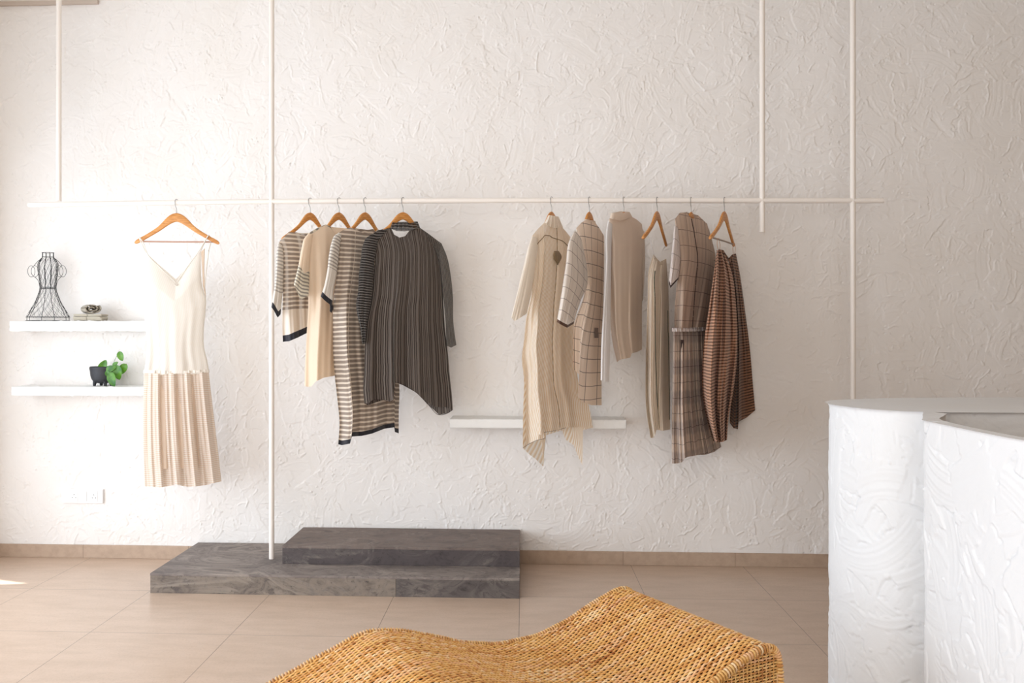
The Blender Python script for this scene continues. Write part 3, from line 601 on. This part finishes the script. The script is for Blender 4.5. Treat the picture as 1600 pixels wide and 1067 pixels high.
# 7 long sleeved shirt
hanger(975, 60, 'hanger inside the long-sleeved off-white shirt, only its hook showing', scale=.66)
g = Garment('long_sleeved_shirt', 'long-sleeved off-white shirt with a raised collar and one bright hanging sleeve', 'shirt', 975, 60)
g.panel([(951, 343), (954, 365), (955, 427), (954, 480), (955, 520), (958, 540), (964, 566)], [(1003, 350), (1005, 380), (1004, 412), (1003, 480), (1003, 546)],
        top=[(956, 338), (970, 340), (986, 338), (995, 343)], bot=[(969, 562), (985, 558.5), (987, 552), (995, 550)], T=.038, fold=.007, ks=(1.7, 3.2), mats=(F_shirt,), names=('body',), nu=70)
g.panel([(950, 345), (947, 360), (946, 409), (942.5, 480), (939.5, 540), (938.5, 594)], [(957, 350), (955.5, 385), (955, 430), (954, 500), (953, 550), (951.5, 597)], T=.022, off=.014, fold=.003, ks=(1.1, 2.2), mats=(F_shirt_lit,), names=('sleeve',), nu=30)
g.panel([(1000, 352), (1003, 380), (1003, 420), (1003, 470)], [(1006.6, 362), (1008, 390), (1007.5, 418), (1004.5, 470)], T=.016, off=-.014, fold=.003, mats=(F_shirt,), names=('sleeve',), nu=20)
g.panel([(954.5, 333), (952.5, 341)], [(984, 331), (988, 339)], top=[(970, 333)], bot=[(970, 345)], back_top=[(970, 330)], T=.03, fold=.001, mats=(F_shirt,), names=('collar',), nu=40, nv=12, pinch=1)
# 8 ivory strap dress
hanger(1027, 66, 'bare-armed wooden hanger with thin straps of the ivory dress looped on it')
g = Garment('strap_dress', 'narrow ivory strap dress hanging below a bare hanger, beside the off-white shirt', 'dress', 1027, 66)
g.panel([(1021, 397), (1014, 420), (1012, 462), (1010, 534), (1009, 569), (1010, 640), (1016.5, 684)], [(1041, 404), (1044, 445), (1046, 534), (1047, 600), (1047, 671)],
        top=[(1023, 405.5), (1034, 414.5)], bot=[(1022, 684), (1026, 671), (1036, 673)], back_top=[(1031, 409)], T=.036, fold=.013, ks=(2.2, 3.9), pw=.5, topfold=.3, mats=(F_strap,), names=('body',), nu=70)
on_seam(g, g.F, 'contrast_edge', .36, .6, .06, 1, F_greenline, .004, 'dark green edge line')
on_seam(g, g.F, 'contrast_edge', .95, .98, .3, .95, F_greenline, .003, 'dark green edge line')
g.seam('shoulder_strap', [(1016, 371), (1018, 384), (1021, 397)], F_shirt_lit, .004, .004)
g.seam('shoulder_strap', [(1014.8, 371), (1020, 390), (1023, 403)], F_shirt_lit, .003, -.004)
# 9 taupe check dress
hanger(1080, 57, 'wooden hanger inside the short-sleeved taupe checked dress', scale=.66)
g = Garment('checked_dress', 'long taupe checked dress with short window-lit sleeve and pleated patchwork skirt', 'dress', 1080, 57)
g.panel([(1054, 343), (1058, 370), (1062, 410), (1058, 440), (1054.5, 478), (1053.6, 514)], [(1112, 376), (1115, 400), (1113, 450), (1108, 490), (1103, 515)],
        top=[(1062, 333.5), (1068, 332), (1074, 333.5), (1080, 341), (1087, 341.5), (1090, 337), (1098, 343), (1105, 351)], bot=[(1078, 516)], back_top=[(1062, 332.5), (1073, 331.5), (1091, 336.5), (1105, 350)], T=.04, fold=.005, ks=(1.6, 3.5), mats=(F_pane2,), names=('body',), nu=90)
on_seam(g, g.F, 'centre_piping', .37, .56, 0, 1, F_darkline, .0045, 'dark piping down the centre')
g.panel([(1053.6, 352), (1049.7, 391), (1045, 441)], [(1059.5, 356), (1063, 405), (1060, 436)], bot=[(1047.5, 450)], T=.022, off=.014, fold=.003, ks=(1.1, 2.2), mats=(F_pane2_lit, F_darkline), names=('sleeve', 'cuff_edge'), bands=(.965,), nu=30)
g.panel([(1107, 355), (1110, 395), (1110, 420)], [(1113, 377), (1118, 400), (1116, 425)], T=.012, off=-.012, fold=.002, mats=(F_pane2,), names=('sleeve',), nu=20, nv=40)
g.panel([(1052, 515), (1051.5, 550), (1051, 596), (1049.7, 675), (1049.7, 724)], [(1103, 515), (1105, 560), (1109, 620), (1118, 665), (1127, 698)],
        bot=[(1058, 724), (1066, 722), (1070, 716), (1074, 714), (1090, 711), (1102, 710.5), (1116, 706)], T=.046, fold=.014, ks=(4.2, 8.3), pw=.5, topfold=.25, mats=(F_skirt2,), names=('skirt',), nu=140)
g.panel([(1049.7, 512), (1050, 518)], [(1103, 511), (1104, 517)], top=[(1075, 512)], bot=[(1075, 518)], T=.046, fold=.004, ks=(9, 17), pw=.1, topfold=.8, mats=(F_pane2_lit,), names=('waist_ruffle',), nu=140, nv=6, pinch=1)
g.panel([(1097, 374), (1097.5, 392)], [(1102.5, 375), (1103, 393.5)], T=.001, off=.036, fold=0, mats=(F_patch,), names=('patch',), nu=6, nv=6, both=False)
g.panel([(1063.5, 531), (1063.5, 551)], [(1068.5, 531), (1068.5, 551)], T=.001, off=.042, fold=0, mats=(F_darkline,), names=('patch',), nu=6, nv=6, both=False)
# 10 brown skirt
hanger(1132, 62, 'wooden hanger with a rod carrying the brown corded skirt, rightmost of all', bar=simple('rod_grey', (160, 140, 125), .4))
g = Garment('brown_skirt', 'brown corded wrap skirt with loose folds and a pointed corner, rightmost garment on the rail', 'skirt', 1132, 62)
g.panel([(1138, 404), (1144, 440), (1148, 520), (1144, 600), (1140, 660)], [(1150, 396), (1155, 422), (1164, 485), (1172, 548), (1176, 596), (1180, 641)], top=[(1144, 397.5)],
        bot=[(1146, 669), (1153, 670.5), (1154, 659), (1167, 652)], T=.030, off=-.014, fold=.012, ks=(1.9, 3.8), pw=.5, mats=(F_brown_b,), names=('skirt_panel',), nu=80)
g.panel([(1120, 392), (1114.7, 430), (1107, 485), (1099.5, 541), (1097, 588), (1099, 627), (1104, 652), (1114.7, 690)], [(1131, 391), (1143, 424), (1151, 480), (1153, 550), (1146, 610), (1138, 660), (1136, 687)],
        top=[(1124, 389.5)], bot=[(1121, 691), (1129, 690.5)], T=.042, off=.006, fold=.018, ks=(2.6, 4.7), pw=.5, topfold=.25, mats=(F_brown,), names=('skirt_panel',), nu=100, skew=-.12)
g.panel([(1119.5, 391), (1120.5, 396)], [(1150, 396), (1150.5, 401)], top=[(1130, 391), (1140, 405), (1145, 398)], bot=[(1130, 397), (1140, 411), (1145, 404)], T=.02, fold=.003, ks=(6, 12), topfold=.8, mats=(F_brown_b,), names=('waistband',), nu=60, nv=10, pinch=1)
g.seam('hanging_loop', [(1121.5, 372), (1120.5, 380), (1122.5, 392)], F_brown, .0025, .006)
g.seam('hanging_loop', [(1123, 372), (1125, 382), (1124.5, 392)], F_brown, .0025, -.004)
g.seam('hanging_loop', [(1146, 380), (1145, 388), (1146, 398)], F_brown, .0025, .004)
g.seam('hanging_loop', [(1148, 380), (1149, 388), (1148, 397)], F_brown, .0025, -.006)

# ------------------------------------------------------------------ wicker lounger
def m_cane(name, dark=1.0):
    t = NT(name); vec, u, v = t.uv(); wn = t.n('ShaderNodeTexWhiteNoise', noise_dimensions='2D')
    cb = t.n('ShaderNodeCombineXYZ'); t.t.links.new(t.math('FLOOR', t.math('ADD', t.math('MULTIPLY', u, 1.9), t.math('MULTIPLY', v, .37))), cb.inputs[0]); t.t.links.new(v, cb.inputs[1])
    t.t.links.new(cb.outputs[0], wn.inputs['Vector'])
    f = t.math('ADD', t.math('MULTIPLY', wn.outputs[0], .72), t.math('MULTIPLY', t.noise(t.geo(), 7, 3), .28))
    d = lambda c: lin(tuple(x*dark for x in c))
    c = t.ramp(f, [(.10, d((160, 92, 42))), (.22, d((208, 146, 76))), (.42, d((228, 176, 102))), (.6, d((238, 192, 122))), (.74, d((232, 176, 128))), (.86, d((246, 216, 170)))])
    wn2 = t.noise(t.scale(vec, (60, 1.7, 1)), 1, 2)
    c = t.mix(t.math('MULTIPLY', t.smooth(wn2, .62, .78), .5), c, d((110, 62, 30)))
    return t.done(t.bsdf(c, .42, t.bump(t.noise(t.scale(vec, (40, 9, 1)), 1, 3), .3, .001), .45))
M['cane'] = m_cane('cane'); M['cane_side'] = m_cane('cane_side', .9); M['cane_rim'] = m_cane('cane_rim', .92)
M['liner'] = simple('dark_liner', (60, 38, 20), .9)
P0 = atz(975, 920, .48); Q0 = atz(1201, 1011, .48); WV = (Q0-P0)/np.linalg.norm(Q0-P0); WW = np.linalg.norm(Q0-P0)
LV = np.array([WV[1], -WV[0], 0]); LV = -LV if LV[0] > 0 else LV
prof = [(1.95, .0), (1.95, .05), (1.90, .085), (1.78, .10), (1.62, .125), (1.45, .185), (1.28, .275), (1.14, .358), (1.06, .3984), (.9926, .4221), (.9228, .4471), (.87, .4665), (.835, .4768), (.808, .4802), (.78, .4785), (.758, .4747), (.702, .4611), (.65, .4457), (.598, .4267),
        (.544, .4093), (.459, .390), (.385, .3856), (.284, .3943), (.236, .406), (.153, .4364), (.081, .4647), (.045, .4755), (.02, .480), (-.005, .4795), (-.022, .472), (-.034, .457), (-.039, .43), (-.040, .35), (-.040, .2), (-.040, .0)]
PR = smoothpath([(p[0], 0, p[1]) for p in prof], 2200)[:, ::2]
dl = np.r_[0, np.cumsum(np.linalg.norm(np.diff(PR, axis=0), axis=1))]; LT = dl[-1]
def prof_at(sv):
    p = np.stack([np.interp(sv, dl, PR[:, 0]), np.interp(sv, dl, PR[:, 1])], -1); q = np.stack([np.interp(sv+.002, dl, PR[:, 0]), np.interp(sv+.002, dl, PR[:, 1])], -1); r = np.stack([np.interp(sv-.002, dl, PR[:, 0]), np.interp(sv-.002, dl, PR[:, 1])], -1)
    t = q-r; t /= np.linalg.norm(t, axis=-1)[..., None]+1e-9; n = np.stack([t[..., 1], -t[..., 0]], -1)   # travelling towards the head end, normal up
    return p, -n if False else np.stack([-t[..., 1], t[..., 0]], -1)*np.where(True, 1, 1)
def lounge(l, wv, z): return P0*np.array([1, 1, 0])+LV*np.asarray(l)[..., None]+WV*np.asarray(wv)[..., None]+np.array([0, 0, 1.])*np.asarray(z)[..., None]
def lounger():
    t = thing('wicker_lounger', 'wave-shaped woven cane lounger in the foreground', 'lounger', tuple(lounge(.9, WW/2, 0)), math.atan2(WV[1], WV[0]))
    hp = .0135; ns = int(LT/hp)*4; sv = np.linspace(0, LT, ns); pr, nr = prof_at(sv)
    if nr[ns//2][1] < 0: nr = -nr
    a = Acc(); pitch = .0066; N = int((WW-.02)/pitch); up = tuple(WV)
    for i in range(N+1):
        wv = .012+(WW-.024)*i/N; r_ = np.random.default_rng(i)
        amp = .0020*np.cos(math.pi*sv/hp+math.pi*(i % 2))+.0005*np.interp(sv, np.linspace(0, LT, 90), r_.normal(size=90))
        q = pr+nr*amp[:, None]; jit = .0006*np.interp(sv, np.linspace(0, LT, 120), r_.normal(size=120))
        a.tube(lounge(q[:, 0], wv+jit, q[:, 1]), .00262, 6, up=up, cap=False, uv=(LT*7, i+.5))
    put('woven_seat', a.mesh('woven_seat', uv=True), M['cane'], t)
    a = Acc(); st = np.arange(int(LT/hp))*hp+hp*.5; p2, n2 = prof_at(st)
    for j in range(len(st)):
        a.tube(np.stack([lounge(p2[j, 0], .004, p2[j, 1]), lounge(p2[j, 0], WW-.004, p2[j, 1])]), .0021, 5, cap=False, up=(0, 0.1, 1), uv=(3, j+.5))
    put('stake', a.mesh('stake', uv=True), M['cane_side'], t)['kind'] = 'stuff'
    # dark inner shell following the wave 7 mm below the weave
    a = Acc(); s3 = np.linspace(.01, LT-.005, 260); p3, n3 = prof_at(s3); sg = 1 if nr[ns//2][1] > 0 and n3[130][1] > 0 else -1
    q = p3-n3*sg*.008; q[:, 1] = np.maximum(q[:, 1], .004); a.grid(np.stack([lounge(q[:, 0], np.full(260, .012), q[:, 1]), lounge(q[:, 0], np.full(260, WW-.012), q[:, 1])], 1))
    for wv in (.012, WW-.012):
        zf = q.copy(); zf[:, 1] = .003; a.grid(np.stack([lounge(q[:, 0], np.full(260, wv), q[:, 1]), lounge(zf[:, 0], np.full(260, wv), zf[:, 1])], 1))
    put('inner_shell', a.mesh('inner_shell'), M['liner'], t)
    # woven side panels
    top_l = np.linspace(-.034, 1.9, 700); o_ = np.argsort(PR[:, 0]); tz = np.array([PR[abs(PR[:, 0]-l) < .004][:, 1].max() for l in top_l])
    for wv, sgn in ((WW+.001, 1), (-.001, -1)):
        a = Acc()
        for k in range(68):
            z = .006+k*.0070; ok = tz > z+.012
            idx = np.where(ok)[0]
            if len(idx) < 6: continue
            for seg in np.split(idx, np.where(np.diff(idx) > 1)[0]+1):
                if len(seg) < 8: continue
                l = np.linspace(top_l[seg[0]], top_l[seg[-1]], max(8, int((top_l[seg[-1]]-top_l[seg[0]])/.0042)))
                yy = wv+.0019*np.cos(math.pi*l/.0125+math.pi*(k % 2))
                a.tube(lounge(l, yy, np.full(len(l), z)), .0026, 5, cap=False, uv=((l[-1]-l[0])*7, k+.5+200*sgn))
        for l in np.arange(-.028, 1.88, .0125):
            h = np.interp(l, top_l, tz)-.008
            if h > .02: a.tube(np.stack([lounge(l, wv, .002), lounge(l, wv, h)]), .002, 5, cap=False, up=(1, 0, 0), uv=(2, round(l*1000)))
        put('side_panel', a.mesh('side_panel', uv=True), M['cane_side'], t)
    # wrapped rims
    for wv in (WW-.002, .002):
        a = Acc(); turns = int(LT/.0082); n = turns*9; s4 = np.linspace(.004, LT-.004, n); p4, n4 = prof_at(s4); n4 = n4*sg; ph = np.linspace(0, turns*2*math.pi, n)
        rr = .0088+.0009*np.sin(np.floor(ph/6.283)*12.9898)*1.0
        q = p4-n4*.003+n4*(rr*np.sin(ph))[:, None]
        a.tube(lounge(q[:, 0], wv+rr*np.cos(ph), np.maximum(q[:, 1], .004)), .0031, 5, cap=False, up=(.2, .1, 1), uv=(LT*60, 3.5+wv*10))
        p5, n5 = prof_at(np.linspace(.004, LT-.004, 300)); q = p5-n5*sg*.003; a.tube(lounge(q[:, 0], np.full(300, wv), np.maximum(q[:, 1], .009)), .0072, 8, cap=False, up=up, uv=(1, 900.))
        put('wrapped_rim', a.mesh('wrapped_rim', uv=True), M['cane_rim'], t)
lounger()

# ------------------------------------------------------------------ plaster counter
ZK = 1.02; KS = (1.24-ZK)/.29
def ks(pts): return [(x*KS, CAM[1]+(y-CAM[1])*KS) for x, y in pts]
def resample(p, step):
    p = np.asarray(p, float); d = np.r_[0, np.cumsum(np.linalg.norm(np.diff(p, axis=0), axis=1))]; n = max(3, int(d[-1]/step)); tt = np.linspace(0, d[-1], n)
    return np.stack([np.interp(tt, d, p[:, 0]), np.interp(tt, d, p[:, 1])], 1)
def wall_strip(a, path, z0, z1, seed, res=.0045, amp=1.6, dens=170, wd=(.03, .13), ln=(.06, .30), ridge=(.0008, .0034), edge=.006):
    path = resample(path, res); nx = len(path); ny = int((z1-z0)/res); H = trowel(nx, ny, res, int(nx*ny*res*res*dens), seed, wd, ln, 1.3, ridge, 1.6)
    t = np.gradient(path, axis=0); t /= np.linalg.norm(t, axis=1)[:, None]; n = np.stack([t[:, 1], -t[:, 0]], 1)
    k = np.ones(9)/9; n = np.stack([np.convolve(np.pad(n[:, i], 4, 'edge'), k, 'valid') for i in (0, 1)], 1); n /= np.linalg.norm(n, axis=1)[:, None]
    zz = np.linspace(z0, z1, ny); rr = np.where(zz > z1-edge, -(edge-np.sqrt(np.maximum(0, edge**2-(zz-(z1-edge))**2))), 0)
    D = H*amp+rr[:, None]; P = np.zeros((ny, nx, 3)); P[..., :2] = path[None]+n[None]*D[..., None]; P[..., 2] = zz[:, None]; a.grid(P); return P
def counter():
    t = thing('reception_counter', 'scalloped white plaster counter at the right edge, with a hollow desk side', 'counter', (1.5, -2.0, 0))
    # rounded body: straight desk side, notch, round the left end to the back
    c0 = ks([(1.60, -1.432), (1.502, -1.414), (1.43, -1.383), (1.365, -1.32), (1.315, -1.22), (1.290, -1.10), (1.289, -1.02), (1.31, -.94), (1.352, -.875), (1.42, -.82), (1.52, -.765), (1.69, -.71), (1.9, -.665), (2.1, -.64), (2.35, -.65), (2.55, -.73), (2.68, -.86), (2.74, -1.0), (2.75, -1.2), (2.75, -1.40)])
    sp = np.array(ks([(2.745, -1.432)])+smoothpath([(x, y, 0) for x, y in c0], 500)[:, :2].tolist())
    a = Acc(); P = wall_strip(a, sp, 0, ZK, 5, res=.0035, edge=.012)
    put('curved_body', a.mesh('curved_body'), M['plaster_counter'], t)
    ca, cb = ks([(1.62, -1.1)])[0], ks([(2.6, -1.1)])[0]
    a = Acc(); rim = P[-1]; cen = np.stack([np.clip(rim[:, 0], ca[0], cb[0]), np.full(len(rim), ca[1]), np.full(len(rim), ZK+.0005)], -1)
    f = np.linspace(0, 1, 14)[:, None, None]; a.grid(rim[None]*(1-f)+cen[None]*f)
    put('countertop', a.mesh('countertop'), M['plaster_counter'], t)
    # thin desk wall, running towards the viewer from a sharp upright corner
    out = ks([(1.512, -1.405), (1.44, -1.56), (1.372, -1.715), (1.356, -1.752), (1.3535, -1.80), (1.353, -1.90), (1.354, -2.05), (1.358, -2.2), (1.372, -2.33), (1.40, -2.5), (1.45, -2.7), (1.53, -2.9), (1.65, -3.1), (1.8, -3.25), (2.0, -3.38), (2.3, -3.45), (2.7, -3.47)])
    out = smoothpath([(x, y, 0) for x, y in out[:3]], 60)[:, :2].tolist()+smoothpath([(x, y, 0) for x, y in out[3:]], 300)[:, :2].tolist()
    inn = ks([(1.545, -1.49), (1.475, -1.61), (1.425, -1.695), (1.403, -1.78), (1.392, -1.9), (1.390, -2.05), (1.396, -2.2), (1.410, -2.33), (1.44, -2.49), (1.49, -2.68), (1.57, -2.87), (1.68, -3.06), (1.83, -3.21), (2.02, -3.335), (2.3, -3.405), (2.7, -3.425)])
    a = Acc(); P1 = wall_strip(a, out[::-1], 0, ZK, 14, res=.0035, edge=.005); put('desk_wall', a.mesh('desk_wall'), M['plaster_counter'], t)
    a = Acc(); P2 = wall_strip(a, smoothpath([(x, y, 0) for x, y in inn], 400)[:, :2], 0, ZK, 15, res=.006, edge=.004)
    r1 = P1[-1][::-1]; r2 = P2[-1]; i = np.linspace(0, 1, 500)
    rs = lambda r: np.stack([np.interp(i, np.linspace(0, 1, len(r)), r[:, q]) for q in range(3)], -1)
    A_, B_ = rs(r1), rs(r2); f = np.linspace(0, 1, 5)[:, None, None]; G = A_[None]*(1-f)+B_[None]*f; G[1:-1, :, 2] += RNG.normal(0, .0006, G[1:-1, :, 2].shape); a.grid(G)
    put('desk_wall_rim', a.mesh('desk_wall_rim'), M['plaster_counter'], t)
counter()

# ------------------------------------------------------------------ wire dress form
def wire_form():
    yc = -.105; c = atY(75, 500, yc); X0 = c[0]; k = (4.856+yc)/F/math.cos(YAW)*1.0; zb = ZS1+.0022
    t = thing('wire_dress_form', 'black wire dress form ornament on the upper shelf', 'ornament', (X0, yc, zb))
    S_ = atY(108, 500, yc)[0]-atY(42.5, 500, yc)[0]; S_ /= 65.5      # metres per pixel across
    def zz(py): return atY(75, py, yc)[2]-atY(75, 500, yc)[2]
    def P(px, py, d=0): return (( px-75)*S_, d, zz(py))
    lv = [(499.5, 33, .075), (495.5, 33, .075), (492, 31.5, .072), (470, 19, .045), (455, 13.5, .03), (448.5, 12.3, .027), (440, 12.6, .029), (430, 14, .033), (420, 15.5, .036), (410, 15.5, .033), (405, 12, .028), (400.5, 8.8, .024), (393.5, 8.8, .024)]
    pys = np.array([l[0] for l in lv])[::-1]; ws = np.array([l[1] for l in lv])[::-1]; ds = np.array([l[2] for l in lv])[::-1]
    def surf(py, an): return np.array([np.interp(py, pys, ws)*S_*math.cos(an), np.interp(py, pys, ds)*math.sin(an), zz(py)])
    def ring(name, py, r): a = Acc(); a.tube([surf(py, q) for q in np.linspace(0, 2*math.pi, 40, endpoint=False)], r, 6, closed=True, up=(0, 0, 1)); put(name, a.mesh(name), M['black_wire'], t, False)
    for py in (499.5, 494): ring('base_ring', py, .0013)
    for py in (449.5, 447.5): ring('waist_ring', py, .0013)
    for py in (393.5, 400.2): ring('neck_ring', py, .0012)
    for q in (-2.2, -.95, .95, 2.2, 0, math.pi, -1.57, 1.57):
        a = Acc(); lo = 499.5 if abs(abs(q)-1.57) > .1 else 449
        a.tube([surf(p, q) for p in np.linspace(393.5, lo, 60)], .0015, 6, up=(1, .3, 0)); put('rib', a.mesh('rib'), M['black_wire'], t, False)
    for px, sg in ((49, 1), (54.5, 1), (93, -1), (98, -1)):
        a = Acc(); a.tube([P(px+3.2*math.cos(q), 422.5+8.8*math.sin(q), .016*math.cos(q)) for q in np.linspace(0, 2*math.pi, 26, endpoint=False)], .0011, 6, closed=True, up=(1, 0, 0)); put('arm_loop', a.mesh('arm_loop'), M['black_wire'], t, False)
    for sx in (-1, 1):
        a = Acc(); a.tube(smoothpath([P(75+sx*8.5, 401, 0), P(75+sx*17, 408, 0), P(75+sx*22, 414, 0)], 12), .0014, 6, up=(0, 1, 0)); put('shoulder_wire', a.mesh('shoulder_wire'), M['black_wire'], t, False); a = Acc(); a.tube(smoothpath([P(75+sx*21, 431, 0), P(75+sx*16, 436, 0), P(75+sx*12.5, 448, 0)], 12), .0014, 6, up=(0, 1, 0)); put('side_wire', a.mesh('side_wire'), M['black_wire'], t, False)
    a = Acc()
    for d in (-1, 1):
        for j in range(16):
            q0 = j/16*2*math.pi
            a.tube([surf(p, q0+d*(p-402)/97*2.6) for p in np.linspace(402, 495, 50)], 0.0006, 4, up=(1, .3, 0), cap=False)
    put('wire_mesh', a.mesh('wire_mesh'), M['black_wire'], t, False)
wire_form()
# ------------------------------------------------------------------ folded cloths
F_nap = cloth('natural_linen', (204, 195, 178), [('u', .09, .06, (120, 110, 96), .6, .3)], mottle=.25); F_nap2 = cloth('rolled_linen', (192, 182, 165), [('u', .03, .3, (110, 98, 84), .7, .1)], mottle=.4)
def bundles():
    yc = -.12; z0 = ZS1+.002; a = Acc(); x0, x1 = atY(119, 495, yc)[0], atY(164, 495, yc)[0]; xm = (x0+x1)/2
    n = 48; hl = (x1-x0)/2
    t = thing('folded_cloth', 'flat folded beige linen cloth lying on the upper shelf', 'cloth', (xm, yc, z0))
    for j, (dz, hh) in enumerate(((.0120, .0120), (.0302, .0064))):
        q = np.arange(n)*2*math.pi/n; xs = np.linspace(-hl, hl, 40); P = np.zeros((40, n, 3)); ex = lambda c: np.sign(c)*abs(c)**.32
        e = np.clip(1-(xs/hl)**40, 0, 1)[:, None]**.3
        P[..., 0] = xs[:, None]+(.003*np.sin(q*2+j))[None]; P[..., 1] = .040*ex(np.cos(q))[None]*(.9+.1*e)+.002*np.sin(xs*60+j)[:, None]; P[..., 2] = dz+hh*ex(np.sin(q))[None]*e*(1+.12*np.sin(xs*45+2*j))[:, None]
        U = np.stack(np.broadcast_arrays(xs[:, None]+.2, (q*.02)[None]), -1); a = Acc(); a.grid(P, U, wrap=False); a.grid(P[:, [-1, 0]], U[:, [-1, 0]])
        put('fold_layer', a.mesh('fold_layer', uv=True), F_nap, t, False)
    t = thing('rolled_cloth', 'loosely rolled striped linen cloth lying on top of the folded one', 'cloth', (atY(141, 483, yc)[0], yc, z0+.0375), math.radians(-48))
    sp = []; 
    for q in np.linspace(0, 2*math.pi*2.1, 110): r = .006+.0275*q/(2*math.pi*2.1); sp.append((r*math.cos(q)*1.35, r*math.sin(q)*.82))
    sp = np.array(sp); zmin = sp[:, 1].min(); ls = np.linspace(-.042, .042, 16)
    P = np.zeros((16, len(sp), 3)); P[..., 0] = ls[:, None]; P[..., 1] = sp[None, :, 0]; P[..., 2] = sp[None, :, 1]-zmin+.0034+.0015*np.sin(ls*50)[:, None]**2
    U = np.stack(np.broadcast_arrays(np.linspace(0, .4, len(sp))[None], ls[:, None]+.1), -1); a = Acc(); a.grid(P, U); o = put('roll', a.mesh('roll', uv=True), F_nap2, t, False)
    m = o.modifiers.new('solid', 'SOLIDIFY'); m.thickness = .006; m.offset = 0
bundles()
# ------------------------------------------------------------------ potted plant
def m_leaf():
    t = NT('leaf'); vec, u, v = t.uv(); c = t.ramp(t.noise(t.obj(), 30, 3), [(.35, lin((40, 92, 34))), (.6, lin((98, 148, 54)))])
    sh = t.bsdf(c, .35, None, .5); td = t.n('ShaderNodeBsdfTranslucent'); t.set(td.inputs[0], lin((120, 190, 50))); return t.done(t.mixs(.25, sh, td.outputs[0]))
M['leaf'] = m_leaf(); M['stem'] = simple('stem', (96, 122, 62), .6)
def plant():
    yc = -.105; k = (4.856+yc)/F; c = atY(160, 604, yc); zb = ZS2+.0015
    t = thing('plant_pot', 'round charcoal plant pot on four stubby feet, on the lower shelf', 'plant pot', (c[0], yc, zb))
    pr_ = [(0, 10.5), (8, 10.2), (13, 9), (17, 5.6), (19.2, .5), (19.8, -10), (20.3, -15.4), (19.8, -16.2), (18.6, -15.6), (18.2, -8), (16, 0), (0, 2)]
    # radius in px, height measured in px from the bowl's widest line; converted to metres
    pts = [(r*k, (14.8-h)*k) for r, h in [(0.01, 10.5), (8, 10.4), (12.5, 8.6), (16, 5), (18.2, -.5), (19.2, -8), (19.7, -15.6), (19.2, -16.3), (18.2, -15.6), (17.6, -11), (17.2, -10.8)]]
    q = np.arange(48)*2*math.pi/48; sm = smoothpath([(r, 0, z) for r, z in pts], 50)
    P = np.zeros((50, 48, 3)); P[..., 0] = sm[:, :1]*np.cos(q); P[..., 1] = sm[:, :1]*np.sin(q)*.78; P[..., 2] = sm[:, 2:]
    a = Acc(); a.grid(P, wrap=True); put('bowl', a.mesh('bowl'), M['pot'], t, False)
    for sx, sy in ((-10.5, -7), (-5, 8), (8, -8), (13.5, 3)):
        a = Acc(); a.tube([(sx*k, sy*k*.8, 0), (sx*k*.97, sy*k*.8, 3*k), (sx*k*.9, sy*k*.78, 7.0*k)], [2.1*k, 2.6*k, 3.4*k], 14, up=(1, 0, 0)); put('foot', a.mesh('foot'), M['pot'], t, False)
    a = Acc(); P = np.zeros((6, 48, 3)); rr = np.linspace(17.4, .05, 6)*k; P[..., 0] = rr[:, None]*np.cos(q); P[..., 1] = rr[:, None]*np.sin(q)*.78; P[..., 2] = 24.6*k+RNG.normal(0, .0008, (6, 48)); a.grid(P, wrap=True); put('soil', a.mesh('soil'), M['soil'], t, False)
    pt = thing('trailing_plant', 'small green trailing plant growing in the charcoal pot', 'plant', (c[0]+6*k, yc, zb+24.8*k))
    def W(px, py, dy): p = atY(px, py, yc+dy); return p
    ends = [((161, 571.5), -.035, 9.0, (.9, .5), 62), ((173, 576), -.055, 7.5, (.3, -.5), 20), ((188.5, 556.5), -.03, 7.2, (-.3, .8), -70), ((184, 582), -.05, 10.5, (0, 1), -80), ((191.5, 577), -.02, 9.2, (-.8, .5), -125), ((175, 592.5), -.07, 10.5, (0, 1), -75), ((169, 584.5), -.066, 5.5, (.5, .5), -50), ((180, 569), -.04, 5, (0, 1), 40)]
    root = W(172, 583, -.03)
    for i, ((px, py), dy, sz, _, ang) in enumerate(ends):
        ctr = W(px, py, dy); L = sz*k*1.15; ww = L*.6; n1, n2 = 13, 9
        th = math.radians(ang); ax = np.array([math.cos(th), 0, math.sin(th)]); r_ = np.random.default_rng(i+3); tilt = r_.uniform(-.5, .5); sd = np.array([-math.sin(th), math.sin(tilt)*.5, math.cos(th)]); nm = np.cross(ax, sd); nm /= np.linalg.norm(nm)
        u = np.linspace(-1, 1, n1)[:, None]; v = np.linspace(-1, 1, n2)[None]; wd = np.clip(1-u*u, 0, 1)**.6*(1-.25*u)
        P = ctr+ax*(u*L)[..., None]+sd*(v*wd*ww)[..., None]+nm*(.22*ww*np.abs(v)**1.3*wd-.25*L*u*u*.6+0*v)[..., None]
        a = Acc(); a.grid(P); o = put('leaf', a.mesh('leaf', uv=True), M['leaf'], pt)
        base = P[0, n2//2]; mid = (root+base)/2+np.array([0, -.004, .006]); a = Acc(); a.tube(smoothpath([root+np.array([0, .0, -.006]), mid, base], 14), .0011, 6, up=(.3, 1, .2)); put('stem', a.mesh('stem'), M['stem'], pt)
plant()
